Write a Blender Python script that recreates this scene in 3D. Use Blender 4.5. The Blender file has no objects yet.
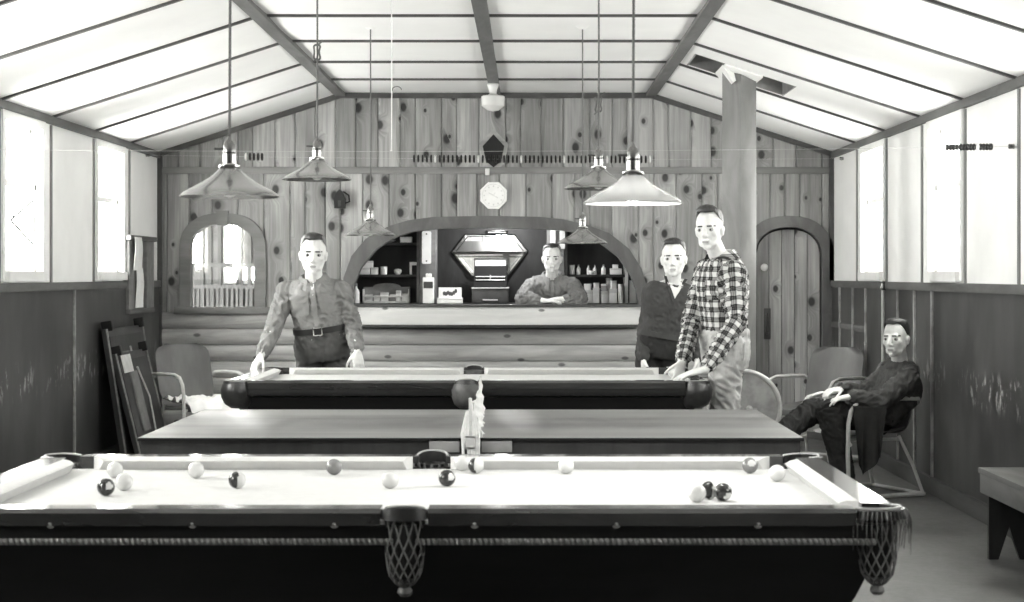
import bpy, bmesh, math, random
from mathutils import Vector, Matrix, noise
from mathutils.bvhtree import BVHTree
random.seed(7)
F, CX, CY, CZ = 1790.0, 527.0, 274.0, 1.47          # focal length in pixels, vanishing point, eye height
PI = math.pi
def V(*a): return Vector(a)
def P(px, py, Y): return Vector(((px-CX)*Y/F, Y, CZ-(py-CY)*Y/F))
SC = bpy.context.scene
COL = SC.collection

# ------------------------------------------------------------------ mesh collector
class MB:
    def __init__(s, off=(0,0,0)):
        s.v=[]; s.f=[]; s.m=[]; s.mi=0; s.off=Vector(off)
    def add(s, vs, fs):
        n=len(s.v); s.v += [Vector(p) for p in vs]
        for f in fs: s.f.append([i+n for i in f]); s.m.append(s.mi)
        return s
    def box(s, x0,x1,y0,y1,z0,z1, bev=0, M=None):
        if bev:
            bm=bmesh.new(); bmesh.ops.create_cube(bm,size=1)
            for w in bm.verts: w.co=Vector(((x0+x1)/2+w.co.x*(x1-x0),(y0+y1)/2+w.co.y*(y1-y0),(z0+z1)/2+w.co.z*(z1-z0)))
            bmesh.ops.bevel(bm,geom=bm.edges[:],offset=bev,segments=2,affect='EDGES',profile=.6)
            bm.verts.index_update()
            vs=[w.co.copy() for w in bm.verts]; fs=[[w.index for w in f.verts] for f in bm.faces]; bm.free()
        else:
            vs=[V(x,y,z) for x in (x0,x1) for y in (y0,y1) for z in (z0,z1)]
            fs=[[0,1,3,2],[4,6,7,5],[0,4,5,1],[2,3,7,6],[0,2,6,4],[1,5,7,3]]
        if M is not None: vs=[M@p for p in vs]
        return s.add(vs,fs)
    def prism(s, poly, a, b, axis='y', M=None):
        n=len(poly)
        def pt(p,t):
            if axis=='x': return V(t,p[0],p[1])
            if axis=='y': return V(p[0],t,p[1])
            return V(p[0],p[1],t)
        vs=[pt(p,a) for p in poly]+[pt(p,b) for p in poly]
        fs=[list(range(n)),list(range(2*n-1,n-1,-1))]+[[i,i+n,(i+1)%n+n,(i+1)%n] for i in range(n)]
        if M is not None: vs=[M@p for p in vs]
        return s.add(vs,fs)
    def loft(s, rings, caps=True, closed=True):
        k=len(rings[0]); vs=[p for r in rings for p in r]; fs=[]
        for i in range(len(rings)-1):
            for j in range(k if closed else k-1):
                j2=(j+1)%k; fs.append([i*k+j,i*k+j2,(i+1)*k+j2,(i+1)*k+j])
        if caps:
            fs.append(list(range(k))[::-1]); fs.append([(len(rings)-1)*k+j for j in range(k)])
        return s.add(vs,fs)
    def tube(s, path, r, n=8, closed=False, flat=1.0):
        path=[Vector(p) for p in path]; m=len(path); rings=[]
        up=None
        for i,p in enumerate(path):
            a=path[(i-1)%m] if (closed or i>0) else p
            b=path[(i+1)%m] if (closed or i<m-1) else p
            t=(b-a).normalized()
            if up is None:
                up = V(0,0,1) if abs(t.z)<.9 else V(1,0,0)
            x=t.cross(up)
            if x.length<1e-5: x=t.cross(V(0,1,0))
            x.normalize(); y=x.cross(t).normalized(); up=y
            rr=r[i] if isinstance(r,(list,tuple)) else r
            rings.append([p+x*math.cos(2*PI*k/n)*rr+y*math.sin(2*PI*k/n)*rr*flat for k in range(n)])
        if closed:
            rings.append(rings[0]); return s.loft(rings,caps=False)
        return s.loft(rings)
    def lathe(s, prof, c=(0,0,0), n=20, M=None, a0=0, a1=2*PI):
        c=Vector(c); full=abs(a1-a0-2*PI)<1e-4; rings=[]
        k=n if full else n+1
        for r,z in prof:
            ring=[V(r*math.cos(a0+(a1-a0)*j/n),r*math.sin(a0+(a1-a0)*j/n),z) for j in range(k)]
            rings.append([(M@p if M is not None else p)+c for p in ring])
        return s.loft(rings,caps=True,closed=True)
    def ell(s, c, rad, M=None, nu=16, nv=10):
        c=Vector(c); rings=[]
        for i in range(1,nv):
            t=PI*i/nv
            ring=[V(rad[0]*math.sin(t)*math.cos(2*PI*j/nu),rad[1]*math.sin(t)*math.sin(2*PI*j/nu),rad[2]*math.cos(t)) for j in range(nu)]
            rings.append([(M@p if M is not None else p)+c for p in ring])
        n0=len(s.v); s.loft(rings,caps=False)
        for sg,off in ((1,0),(-1,(nv-2)*nu)):
            p=V(0,0,rad[2]*sg); p=(M@p if M is not None else p)+c
            n=len(s.v); s.v.append(p)
            for j in range(nu): s.f.append([n,n0+off+j,n0+off+(j+1)%nu]); s.m.append(s.mi)
        return s
    def rcone(s, a, b, ra, rb, n=12):
        a=Vector(a); b=Vector(b); t=(b-a)
        if t.length<1e-6: return s.ell(a,(ra,ra,ra))
        t.normalize(); x=t.cross(V(0,0,1) if abs(t.z)<.9 else V(1,0,0)).normalized(); y=x.cross(t)
        rings=[]
        def ring(c,r): rings.append([c+x*math.cos(2*PI*k/n)*r+y*math.sin(2*PI*k/n)*r for k in range(n)])
        for q in (.15,.5,.85): ring(a-t*ra*math.cos(q*PI/2),ra*math.sin(q*PI/2))
        ring(a,ra); ring(b,rb)
        for q in (.85,.5,.15): ring(b+t*rb*math.cos(q*PI/2),rb*math.sin(q*PI/2))
        return s.loft(rings)
    def mesh(s, name, mats, smooth=35, norm=True):
        me=bpy.data.meshes.new(name)
        me.from_pydata([p-s.off for p in s.v],[],s.f)
        for m in (mats if isinstance(mats,(list,tuple)) else [mats]): me.materials.append(m)
        me.polygons.foreach_set('material_index',s.m)
        if norm:
            bm=bmesh.new(); bm.from_mesh(me); bmesh.ops.recalc_face_normals(bm,faces=bm.faces[:]); bm.to_mesh(me); bm.free()
        if smooth:
            me.polygons.foreach_set('use_smooth',[True]*len(me.polygons))
            me.set_sharp_from_angle(angle=math.radians(smooth))
        me.update(); return me
    def build(s, name, mats, parent=None, loc=None, smooth=35, norm=True):
        o=bpy.data.objects.new(name,s.mesh(name,mats,smooth,norm)); COL.objects.link(o)
        if parent is not None: o.parent=parent
        if loc is not None: o.location=loc
        return o
def tag(o,label,cat,group=None):
    o['label']=label; o['category']=cat
    if group: o['group']=group
    return o
def thing(name,label,cat,loc=(0,0,0),rz=0,group=None):
    o=bpy.data.objects.new(name,None); COL.objects.link(o); o.empty_display_size=.1
    o.location=loc; o.rotation_euler=(0,0,rz)
    return tag(o,label,cat,group)
def struct(o): o['kind']='structure'; return o
def copy_tree(o,parent=None):
    c=o.copy(); COL.objects.link(c)
    if parent is not None: c.parent=parent
    for ch in list(o.children): copy_tree(ch,c)
    return c

# ------------------------------------------------------------------ materials
def g(v): return (v*1.0, v*1.0, v*.985, 1)
class NT:
    def __init__(s,name):
        s.mat=bpy.data.materials.new(name); s.mat.use_nodes=True; s.t=s.mat.node_tree; s.t.nodes.clear()
        s.out=s.n('ShaderNodeOutputMaterial')
    def n(s,ty,ins=None,**kw):
        d=s.t.nodes.new(ty)
        for k,v in kw.items(): setattr(d,k,v)
        for k,v in (ins or {}).items():
            if hasattr(v,'is_output'): s.t.links.new(v,d.inputs[k])
            else: d.inputs[k].default_value=v
        return d
    def math(s,op,a,b=0.0,c=None,clamp=False):
        i={0:a,1:b}
        if c is not None: i[2]=c
        d=s.n('ShaderNodeMath',i,operation=op); d.use_clamp=clamp; return d.outputs[0]
    def ramp(s,x,a,b,lo=0.0,hi=1.0,smooth=True):
        d=s.n('ShaderNodeMapRange',{'Value':x,'From Min':a,'From Max':b,'To Min':lo,'To Max':hi}); d.clamp=True
        if smooth: d.interpolation_type='SMOOTHSTEP'
        return d.outputs[0]
    def obj(s,scale=(1,1,1),loc=(0,0,0)):
        tc=s.n('ShaderNodeTexCoord'); mp=s.n('ShaderNodeMapping',{'Vector':tc.outputs['Object'],'Scale':scale,'Location':loc})
        return mp.outputs[0]
    def noise(s,vec,scale,detail=4,rough=.55,dist=0):
        return s.n('ShaderNodeTexNoise',{'Vector':vec,'Scale':scale,'Detail':detail,'Roughness':rough,'Distortion':dist}).outputs[0]
    def grey(s,val):
        r=s.n('ShaderNodeCombineColor',{0:val,1:val,2:s.math('MULTIPLY',val,.985)}); return r.outputs[0]
    def finish(s,col,rough=.6,spec=.4,metal=0,coat=0,bump=None,bstr=.3,bdist=.01,**kw):
        ins={'Base Color':col,'Roughness':rough,'Specular IOR Level':spec,'Metallic':metal,'Coat Weight':coat,'Coat Roughness':.08}
        ins.update(kw)
        b=s.n('ShaderNodeBsdfPrincipled',ins)
        if bump is not None:
            bp=s.n('ShaderNodeBump',{'Height':bump,'Strength':bstr,'Distance':bdist}); s.t.links.new(bp.outputs[0],b.inputs['Normal'])
        s.t.links.new(b.outputs[0],s.out.inputs[0]); s.bsdf=b
        return s.mat
def basic(name,v,rough=.6,var=.12,scale=6,spec=.4,metal=0,coat=0,stretch=(1,1,1),bstr=.15,bdist=.004,detail=4,**kw):
    n=NT(name); x=n.noise(n.obj(stretch),scale,detail)
    val=n.math('MULTIPLY',n.ramp(x,.3,.7,1-var,1+var),v)
    return n.finish(n.grey(val),rough,spec,metal,coat,bump=x,bstr=bstr,bdist=bdist,**kw)
def wood(name,v,stretch=(1,1,1),var=.25,scale=10,rough=.5,coat=0,spec=.4,knots=0):
    n=NT(name); c=n.obj(stretch)
    x=n.noise(c,scale,6,.6,.6); y=n.noise(c,scale*.18,3)
    val=n.math('MULTIPLY',n.ramp(x,.3,.7,1-var,1+var),n.ramp(y,.3,.7,1-var*.6,1+var*.6)); val=n.math('MULTIPLY',val,v)
    if knots:
        sp=n.n('ShaderNodeSeparateXYZ',{0:n.n('ShaderNodeTexCoord').outputs['Object']})
        kv=n.n('ShaderNodeCombineXYZ',{0:n.math('MULTIPLY',sp.outputs[0],.8),1:n.math('MULTIPLY',sp.outputs[2],1.6),2:0.0}).outputs[0]
        k=n.n('ShaderNodeTexVoronoi',{'Vector':kv,'Scale':knots},voronoi_dimensions='2D')
        rnd=n.n('ShaderNodeSeparateColor',{0:k.outputs['Color']}).outputs[0]
        on=n.math('GREATER_THAN',rnd,.5)
        d=n.ramp(k.outputs['Distance'],.035,.075,.7,0.0)
        val=n.math('MULTIPLY',val,n.math('SUBTRACT',1.0,n.math('MULTIPLY',d,on)))
    return n.finish(n.grey(val),rough,spec,0,coat,bump=x,bstr=.15,bdist=.003)
def pine(name,v):
    n=NT(name)
    tc=n.n('ShaderNodeTexCoord'); at=n.n('ShaderNodeAttribute',attribute_name='tone'); tone=at.outputs['Fac']
    sp=n.n('ShaderNodeSeparateXYZ',{0:tc.outputs['Object']})
    x=n.math('ADD',sp.outputs[0],n.math('MULTIPLY',tone,37.0)); z=n.math('ADD',sp.outputs[2],n.math('MULTIPLY',tone,11.0))
    kv=n.n('ShaderNodeCombineXYZ',{0:n.math('MULTIPLY',x,5.6),1:n.math('MULTIPLY',z,4.0),2:0.0}).outputs[0]
    vo=n.n('ShaderNodeTexVoronoi',{'Vector':kv,'Scale':1.0},voronoi_dimensions='2D')
    rnd=n.n('ShaderNodeSeparateColor',{0:vo.outputs['Color']})
    on=n.math('GREATER_THAN',rnd.outputs[0],.50)
    size=n.ramp(rnd.outputs[1],0,1,.08,.22)
    d=n.math('DIVIDE',vo.outputs['Distance'],size)
    knot=n.math('MULTIPLY',n.ramp(d,.55,1.1,.86,0.0),on)
    halo=n.math('MULTIPLY',n.ramp(d,.8,2.4,.25,0.0),on)
    warp=n.math('MULTIPLY',n.ramp(d,0,3,.10,0.0),on)
    gv=n.n('ShaderNodeCombineXYZ',{0:n.math('MULTIPLY',n.math('ADD',x,warp),34.0),1:n.math('MULTIPLY',z,1.3),2:tone}).outputs[0]
    gr=n.noise(gv,1.0,4,.6,.8); lv=n.noise(n.n('ShaderNodeCombineXYZ',{0:n.math('MULTIPLY',x,5.0),1:n.math('MULTIPLY',z,.9),2:tone}).outputs[0],1.0,3)
    val=n.math('MULTIPLY',n.ramp(gr,.3,.7,.8,1.18),n.ramp(lv,.25,.75,.72,1.25))
    val=n.math('MULTIPLY',val,n.ramp(tone,0,1,.80,1.2,False))
    val=n.math('MULTIPLY',val,n.math('SUBTRACT',1.0,knot)); val=n.math('MULTIPLY',val,n.math('SUBTRACT',1.0,halo))
    return n.finish(n.grey(n.math('MULTIPLY',val,v)),.5,.35,bump=gr,bstr=.1,bdist=.003)
def wainscot(name,v):
    n=NT(name); c=n.obj((1,1,.35)); a=n.noise(c,4,5,.6); b=n.noise(n.obj((1,1,1)),1.1,3)
    val=n.math('MULTIPLY',n.ramp(a,.3,.7,.75,1.3),n.ramp(b,.3,.7,.65,1.4)); val=n.math('MULTIPLY',val,v)
    tc=n.n('ShaderNodeTexCoord'); z=n.n('ShaderNodeSeparateXYZ',{0:tc.outputs['Object']}).outputs[2]
    band=n.math('MULTIPLY',n.ramp(z,.62,.76,0,1),n.ramp(z,.80,.92,1,0))
    sc=n.noise(n.obj((1,1,.6)),13,5,.65); big=n.noise(n.obj(),1.6,2)
    scuff=n.math('MULTIPLY',n.math('MULTIPLY',n.ramp(sc,.53,.63),band),n.ramp(big,.40,.56))
    val=n.math('ADD',val,n.math('MULTIPLY',scuff,.34))
    return n.finish(n.grey(val),.42,.45,bump=a,bstr=.12,bdist=.004)
def enamel_shade(name,v,tl,metal=0.0):
    n=NT(name)
    pr=n.n('ShaderNodeBsdfPrincipled',{'Base Color':g(v),'Roughness':.2,'Metallic':metal,'Specular IOR Level':.7,'Coat Weight':.6,'Coat Roughness':.05})
    tr=n.n('ShaderNodeBsdfTranslucent',{'Color':g(.85)})
    mx=n.n('ShaderNodeMixShader',{0:tl,1:pr.outputs[0],2:tr.outputs[0]})
    n.t.links.new(mx.outputs[0],n.out.inputs[0]); return n.mat
def glass_pane(name,gl=.07,tint=.97):
    n=NT(name)
    t=n.n('ShaderNodeBsdfTransparent',{'Color':g(tint)}); s=n.n('ShaderNodeBsdfGlossy',{'Color':g(.9),'Roughness':.03})
    mx=n.n('ShaderNodeMixShader',{0:gl,1:t.outputs[0],2:s.outputs[0]}); n.t.links.new(mx.outputs[0],n.out.inputs[0]); return n.mat
def emit(name,v,st):
    n=NT(name); e=n.n('ShaderNodeEmission',{'Color':g(v),'Strength':st}); n.t.links.new(e.outputs[0],n.out.inputs[0]); return n.mat
def plaid(name):
    n=NT(name); at=n.n('ShaderNodeAttribute',attribute_name='cloth'); s=n.n('ShaderNodeSeparateXYZ',{0:at.outputs['Vector']})
    def band(c,per):
        w=n.math('FRACT',n.math('DIVIDE',n.math('ADD',c,10.0),per))
        tri=n.math('ABSOLUTE',n.math('SUBTRACT',w,.5))
        wide=n.ramp(tri,.22,.30,0,1); line=n.ramp(n.math('ABSOLUTE',n.math('SUBTRACT',tri,.08)),.02,.045,.45,0)
        return n.math('MAXIMUM',wide,line)
    a=band(s.outputs[0],.062); b=band(s.outputs[1],.062)
    sm=n.math('MULTIPLY',n.math('ADD',a,b),.5)
    val=n.math('ADD',n.math('MULTIPLY',n.math('POWER',sm,1.9),.62),.016)
    nz=n.noise(n.obj(),60,3)
    return n.finish(n.grey(val),.85,.2,bump=nz,bstr=.2,bdist=.003)
def cloth_mat(name,v,var=.18,rough=.85):
    n=NT(name); a=n.noise(n.obj(),7,4,.6); w=n.noise(n.obj(),120,2)
    val=n.math('MULTIPLY',n.ramp(a,.3,.7,1-var,1+var),v)
    return n.finish(n.grey(val),rough,.2,bump=n.math('ADD',n.math('MULTIPLY',a,1.0),n.math('MULTIPLY',w,.06)),bstr=.35,bdist=.02)
def skin_mat(name,v):
    n=NT(name); a=n.noise(n.obj(),25,3)
    return n.finish(n.grey(n.math('MULTIPLY',n.ramp(a,.3,.7,.93,1.05),v)),.5,.35)
def floor_mat(name):
    n=NT(name); a=n.noise(n.obj((1,.5,1)),2.2,6,.6); b=n.noise(n.obj(),24,5,.7)
    val=n.math('MULTIPLY',n.ramp(a,.3,.7,.72,1.25),n.ramp(b,.3,.7,.86,1.12))
    return n.finish(n.grey(n.math('MULTIPLY',val,.12)),n.ramp(a,.3,.7,.35,.6),.4,bump=b,bstr=.1,bdist=.003)
def table_lacquer(name):
    n=NT(name); a=n.noise(n.obj((.25,2.0,1)),1.6,4,.5); b=n.noise(n.obj((.6,1,1)),2.2,3,.5)
    val=n.math('MULTIPLY',n.ramp(a,.3,.7,.6,1.45),n.ramp(b,.3,.7,.85,1.2))
    return n.finish(n.grey(n.math('MULTIPLY',val,.15)),n.ramp(b,.3,.7,.30,.42),.5)

M={}
M['pine']=pine('knotty_pine_boards',.30)
M['log']=wood('horizontal_siding',.37,(.12,1,1),.22,14,.5,knots=2.2)
M['counter']=wood('pale_counter_board',.62,(.12,1,1),.1,9,.4,knots=2.6)
M['archwood']=wood('arch_trim_wood',.12,(1,1,.4),.2,8,.45)
M['darktrim']=wood('dark_trim_wood',.07,(1,.2,1),.2,8,.5)
M['greytrim']=wood('grey_trim_wood',.12,(1,.2,1),.25,8,.55)
M['walltrim']=wood('wall_trim_wood',.19,(.15,1,1),.2,9,.5)
M['panel']=basic('white_wallboard',.92,.6,.03,3,.3,bstr=.03)
M['ceil']=basic('white_ceiling_board',.86,.6,.025,2,.3,bstr=.03)
M['battenwall']=basic('grey_wall_batten',.22,.6,.1,5)
M['wains']=wainscot('dark_wainscot_board',.048)
M['lightbatten']=basic('worn_pale_batten',.30,.5,.3,9)
M['floor']=floor_mat('scuffed_floor')
M['whitepaint']=basic('white_window_paint',.90,.45,.04,4,bstr=.03)
M['pane']=glass_pane('window_glass')
M['blackwood']=wood('black_table_wood',.006,(.2,1,1),.3,9,.42,.0,.3)
M['railwood']=wood('polished_rail_wood',.03,(.2,1,1),.3,9,.16,.7,.6)
M['felt']=basic('pale_table_cloth',.55,.9,.03,30,.1,bstr=.08,bdist=.002)
M['leather']=basic('black_leather',.02,.32,.3,40,.6,bstr=.25)
M['greyleather']=basic('worn_grey_leather',.09,.42,.35,14,.5,bstr=.4)
M['leatheredge']=basic('pale_leather_edge',.45,.5,.2,20)
M['cord']=basic('grey_net_cord',.13,.6,.2,50)
M['brass']=basic('dull_metal',.22,.2,.1,20,.5,metal=1)
M['chrome']=basic('bright_metal',.6,.18,.08,20,.5,metal=1)
M['bead_mould']=basic('beaded_moulding',.22,.35,.2,30,.5)
M['lacquer']=table_lacquer('lacquered_table_top')
M['white']=basic('white_matte',.88,.5,.04,12,bstr=.05)
M['offwhite']=basic('off_white',.7,.55,.08,12,bstr=.05)
M['midgrey']=basic('mid_grey',.28,.55,.12,12)
M['darkgrey']=basic('dark_grey',.05,.5,.2,12)
M['black']=basic('black_paint',.012,.4,.2,12)
M['darkwood']=wood('dark_bar_wood',.034,(1,1,.2),.3,9,.45)
M['shade']=enamel_shade('lamp_shade_enamel',.30,.03,.75)
M['shadelit']=enamel_shade('lamp_shade_enamel_lit',.26,.13,.6)
M['shadein']=basic('white_shade_lining',.85,.35,.02,12,bstr=.02)
M['opal']=enamel_shade('opal_glass',.85,.35)
M['bulb']=emit('glowing_bulb',1.0,15)
M['deadbulb']=basic('unlit_bulb_glass',.75,.15,.02,12,bstr=.0)
M['rope']=basic('grey_cord',.12,.7,.1,30)
M['whitecord']=basic('white_cord',.75,.7,.05,30)
M['chairmetal']=basic('painted_chair_metal',.105,.38,.18,7,.5,stretch=(1,1,.3))
M['tube']=basic('pale_metal_tube',.52,.3,.08,20,.6)
M['darktube']=basic('dark_metal_tube',.06,.35,.1,20,.6)
M['flue']=wood('flue_sheet',.21,(1,1,.25),.2,6,.5)
M['drum']=basic('grey_drum_metal',.30,.45,.25,9,.5)
M['ballwhite']=basic('white_ball',.58,.1,.02,20,.6,bstr=0)
M['balldark']=basic('dark_ball',.025,.06,.1,20,.7,bstr=0)
M['ballgrey']=basic('grey_ball',.16,.07,.1,20,.7,bstr=0)
M['ballpale']=basic('pale_ball',.6,.08,.05,20,.6,bstr=0)
M['mirror']=basic('mirror_glass',.9,.02,.0,2,.5,metal=1,bstr=0)
M['skin']=skin_mat('skin',.74); M['lips']=skin_mat('lips',.42)
M['eyewhite']=basic('eye_white',.35,.2,.02,20,bstr=0); M['iris']=basic('dark_iris',.015,.2,.1,20,bstr=0)
M['hair']=basic('dark_hair',.03,.45,.4,60,.5,stretch=(1,1,.3),bstr=.5)
M['hairlight']=basic('short_side_hair',.20,.45,.4,60,.5,stretch=(1,1,.3),bstr=.5)
M['khaki']=cloth_mat('khaki_shirt_cloth',.23); M['khakidark']=cloth_mat('dark_trouser_cloth',.085)
M['barshirt']=cloth_mat('bar_shirt_cloth',.19)
M['sweater']=cloth_mat('dark_sweater_knit',.062); M['darktrouser']=cloth_mat('black_trouser_cloth',.030)
M['jeans']=cloth_mat('faded_denim',.46,.3); M['jacket']=cloth_mat('dark_jacket_cloth',.08)
M['register']=basic('black_register_enamel',.008,.75,.1,12,.2)
M['fillglow']=emit('added_fill_glow',1.0,8)  # glow of the added fill globe in the alcove
M['undershirt']=cloth_mat('white_undershirt',.75,.05); M['plaid']=plaid('plaid_flannel')
M['belt']=basic('dark_belt_leather',.02,.4,.1,20); M['shoe']=basic('dark_shoe_leather',.02,.3,.1,20)
# ------------------------------------------------------------------ the room
XL, XR, YB, YE = -3.30, 2.74, 16.0, -1.2
XC = (XL+XR)/2
ZE, ZR, HF = 2.56, 3.09, 1.385
def zceil(x):
    d=abs(x-XC); return ZR if d<=HF else ZR-(d-HF)*(ZR-ZE)/((XR-XL)/2-HF)
ZRAIL=1.40
struct(MB().box(XL-.1,XR+.1,YE-.1,19.2,-.08,0).build('floor',M['floor'],smooth=0))

# ceiling: boarded panels between battens, each sagging a little
BAT=[16.05-1.22*k for k in range(0,15)]
rng=random.Random(3)
cm=MB()
xs_all=[[XL-.02,XC-HF],[XC-HF,XC],[XC,XC+HF],[XC+HF,XR+.02]]
HX=(1.22,1.93); HY=(12.90,13.53)
for bi in range(len(BAT)-1):
    y1,y0=BAT[bi],BAT[bi+1]
    for si,(xa,xb) in enumerate(xs_all):
        hole=(si==3 and y0<13.2<y1)
        sag=0 if hole else rng.uniform(.0,.035)
        xs=[xa+(xb-xa)*i/6 for i in range(7)]; ys=[y0+(y1-y0)*i/6 for i in range(7)]
        if hole: xs=[xa,HX[0],1.45,1.68,HX[1],xb]; ys=[y0,HY[0],HY[1],y1]
        vs=[];fs=[]
        for x in xs:
            for y in ys:
                u=(x-xa)/(xb-xa); w=(y-y0)/(y1-y0)
                vs.append(V(x,y,zceil(x)-sag*math.sin(PI*w)*(.35+.65*math.sin(PI*u))))
        ny=len(ys)
        for i in range(len(xs)-1):
            for j in range(ny-1):
                if hole and j==1 and i in (1,2,3): continue
                fs.append([i*ny+j,i*ny+j+1,(i+1)*ny+j+1,(i+1)*ny+j])
        cm.add(vs,fs)
ceil=struct(cm.build('ceiling',M['ceil'],smooth=30,norm=False))
for y in BAT[1:]:
    b=MB()
    for xa,xb in ((XL,XC-HF),(XC-HF,XC+HF),(XC+HF,XR)):
        za,zb=zceil(xa),zceil(xb); h=.016
        if y>12.5 and y<13 and xa>0: pass
        b.add([V(xa,y-.016,za-h),V(xa,y+.016,za-h),V(xa,y+.016,za+.01),V(xa,y-.016,za+.01),
               V(xb,y-.016,zb-h),V(xb,y+.016,zb-h),V(xb,y+.016,zb+.01),V(xb,y-.016,zb+.01)],
              [[0,1,2,3],[7,6,5,4],[0,4,5,1],[1,5,6,2],[2,6,7,3],[3,7,4,0]])
    b.build('batten',M['darktrim'],ceil,smooth=0)
for x in (XC-HF,XC,XC+HF):
    MB().box(x-.045,x+.045,YE,YB,zceil(x)-.035,zceil(x)+.02).build('beam',M['greytrim'],ceil,smooth=0)
# recess above the hole round the flue, and the patch board across it
r=MB()
for x in (HX[0],HX[1]): r.box(x-.01 if x==HX[0] else x,x if x==HX[0] else x+.01,HY[0]-.01,HY[1]+.01,zceil(x)-.005,3.45)
for y in (HY[0],HY[1]):
    a,b2=(y-.012,y) if y==HY[0] else (y,y+.012)
    r.add([V(HX[0],a,zceil(HX[0])),V(HX[1],a,zceil(HX[1])),V(HX[1],a,3.45),V(HX[0],a,3.45),V(HX[0],b2,zceil(HX[0])),V(HX[1],b2,zceil(HX[1])),V(HX[1],b2,3.45),V(HX[0],b2,3.45)],
          [[0,1,2,3],[7,6,5,4],[0,4,5,1],[1,5,6,2],[2,6,7,3],[3,7,4,0]])
r.box(HX[0]-.02,HX[1]+.02,HY[0]-.02,HY[1]+.02,3.45,3.47)
r.build('flue_recess',M['midgrey'],ceil,smooth=0)
p=MB()
def zc2(x,d): return zceil(x)-d
p.add([V(1.43,12.89,zc2(1.43,.012)),V(1.70,12.89,zc2(1.70,.012)),V(1.70,13.54,zc2(1.70,.012)),V(1.43,13.54,zc2(1.43,.012)),
       V(1.43,12.89,zc2(1.43,-.004)),V(1.70,12.89,zc2(1.70,-.004)),V(1.70,13.54,zc2(1.70,-.004)),V(1.43,13.54,zc2(1.43,-.004))],
      [[0,1,2,3],[7,6,5,4],[0,4,5,1],[1,5,6,2],[2,6,7,3],[3,7,4,0]])
p.add([V(1.42,13.0,zc2(1.42,.0)),V(1.50,13.05,zc2(1.5,.10)),V(1.50,13.5,zc2(1.5,.10)),V(1.42,13.5,zc2(1.42,.0)),V(1.58,13.2,zc2(1.58,.01))],[[0,1,2,3],[1,4,2],[0,4,1]])
p.build('patch_board',M['ceil'],ceil,smooth=0)

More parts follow.
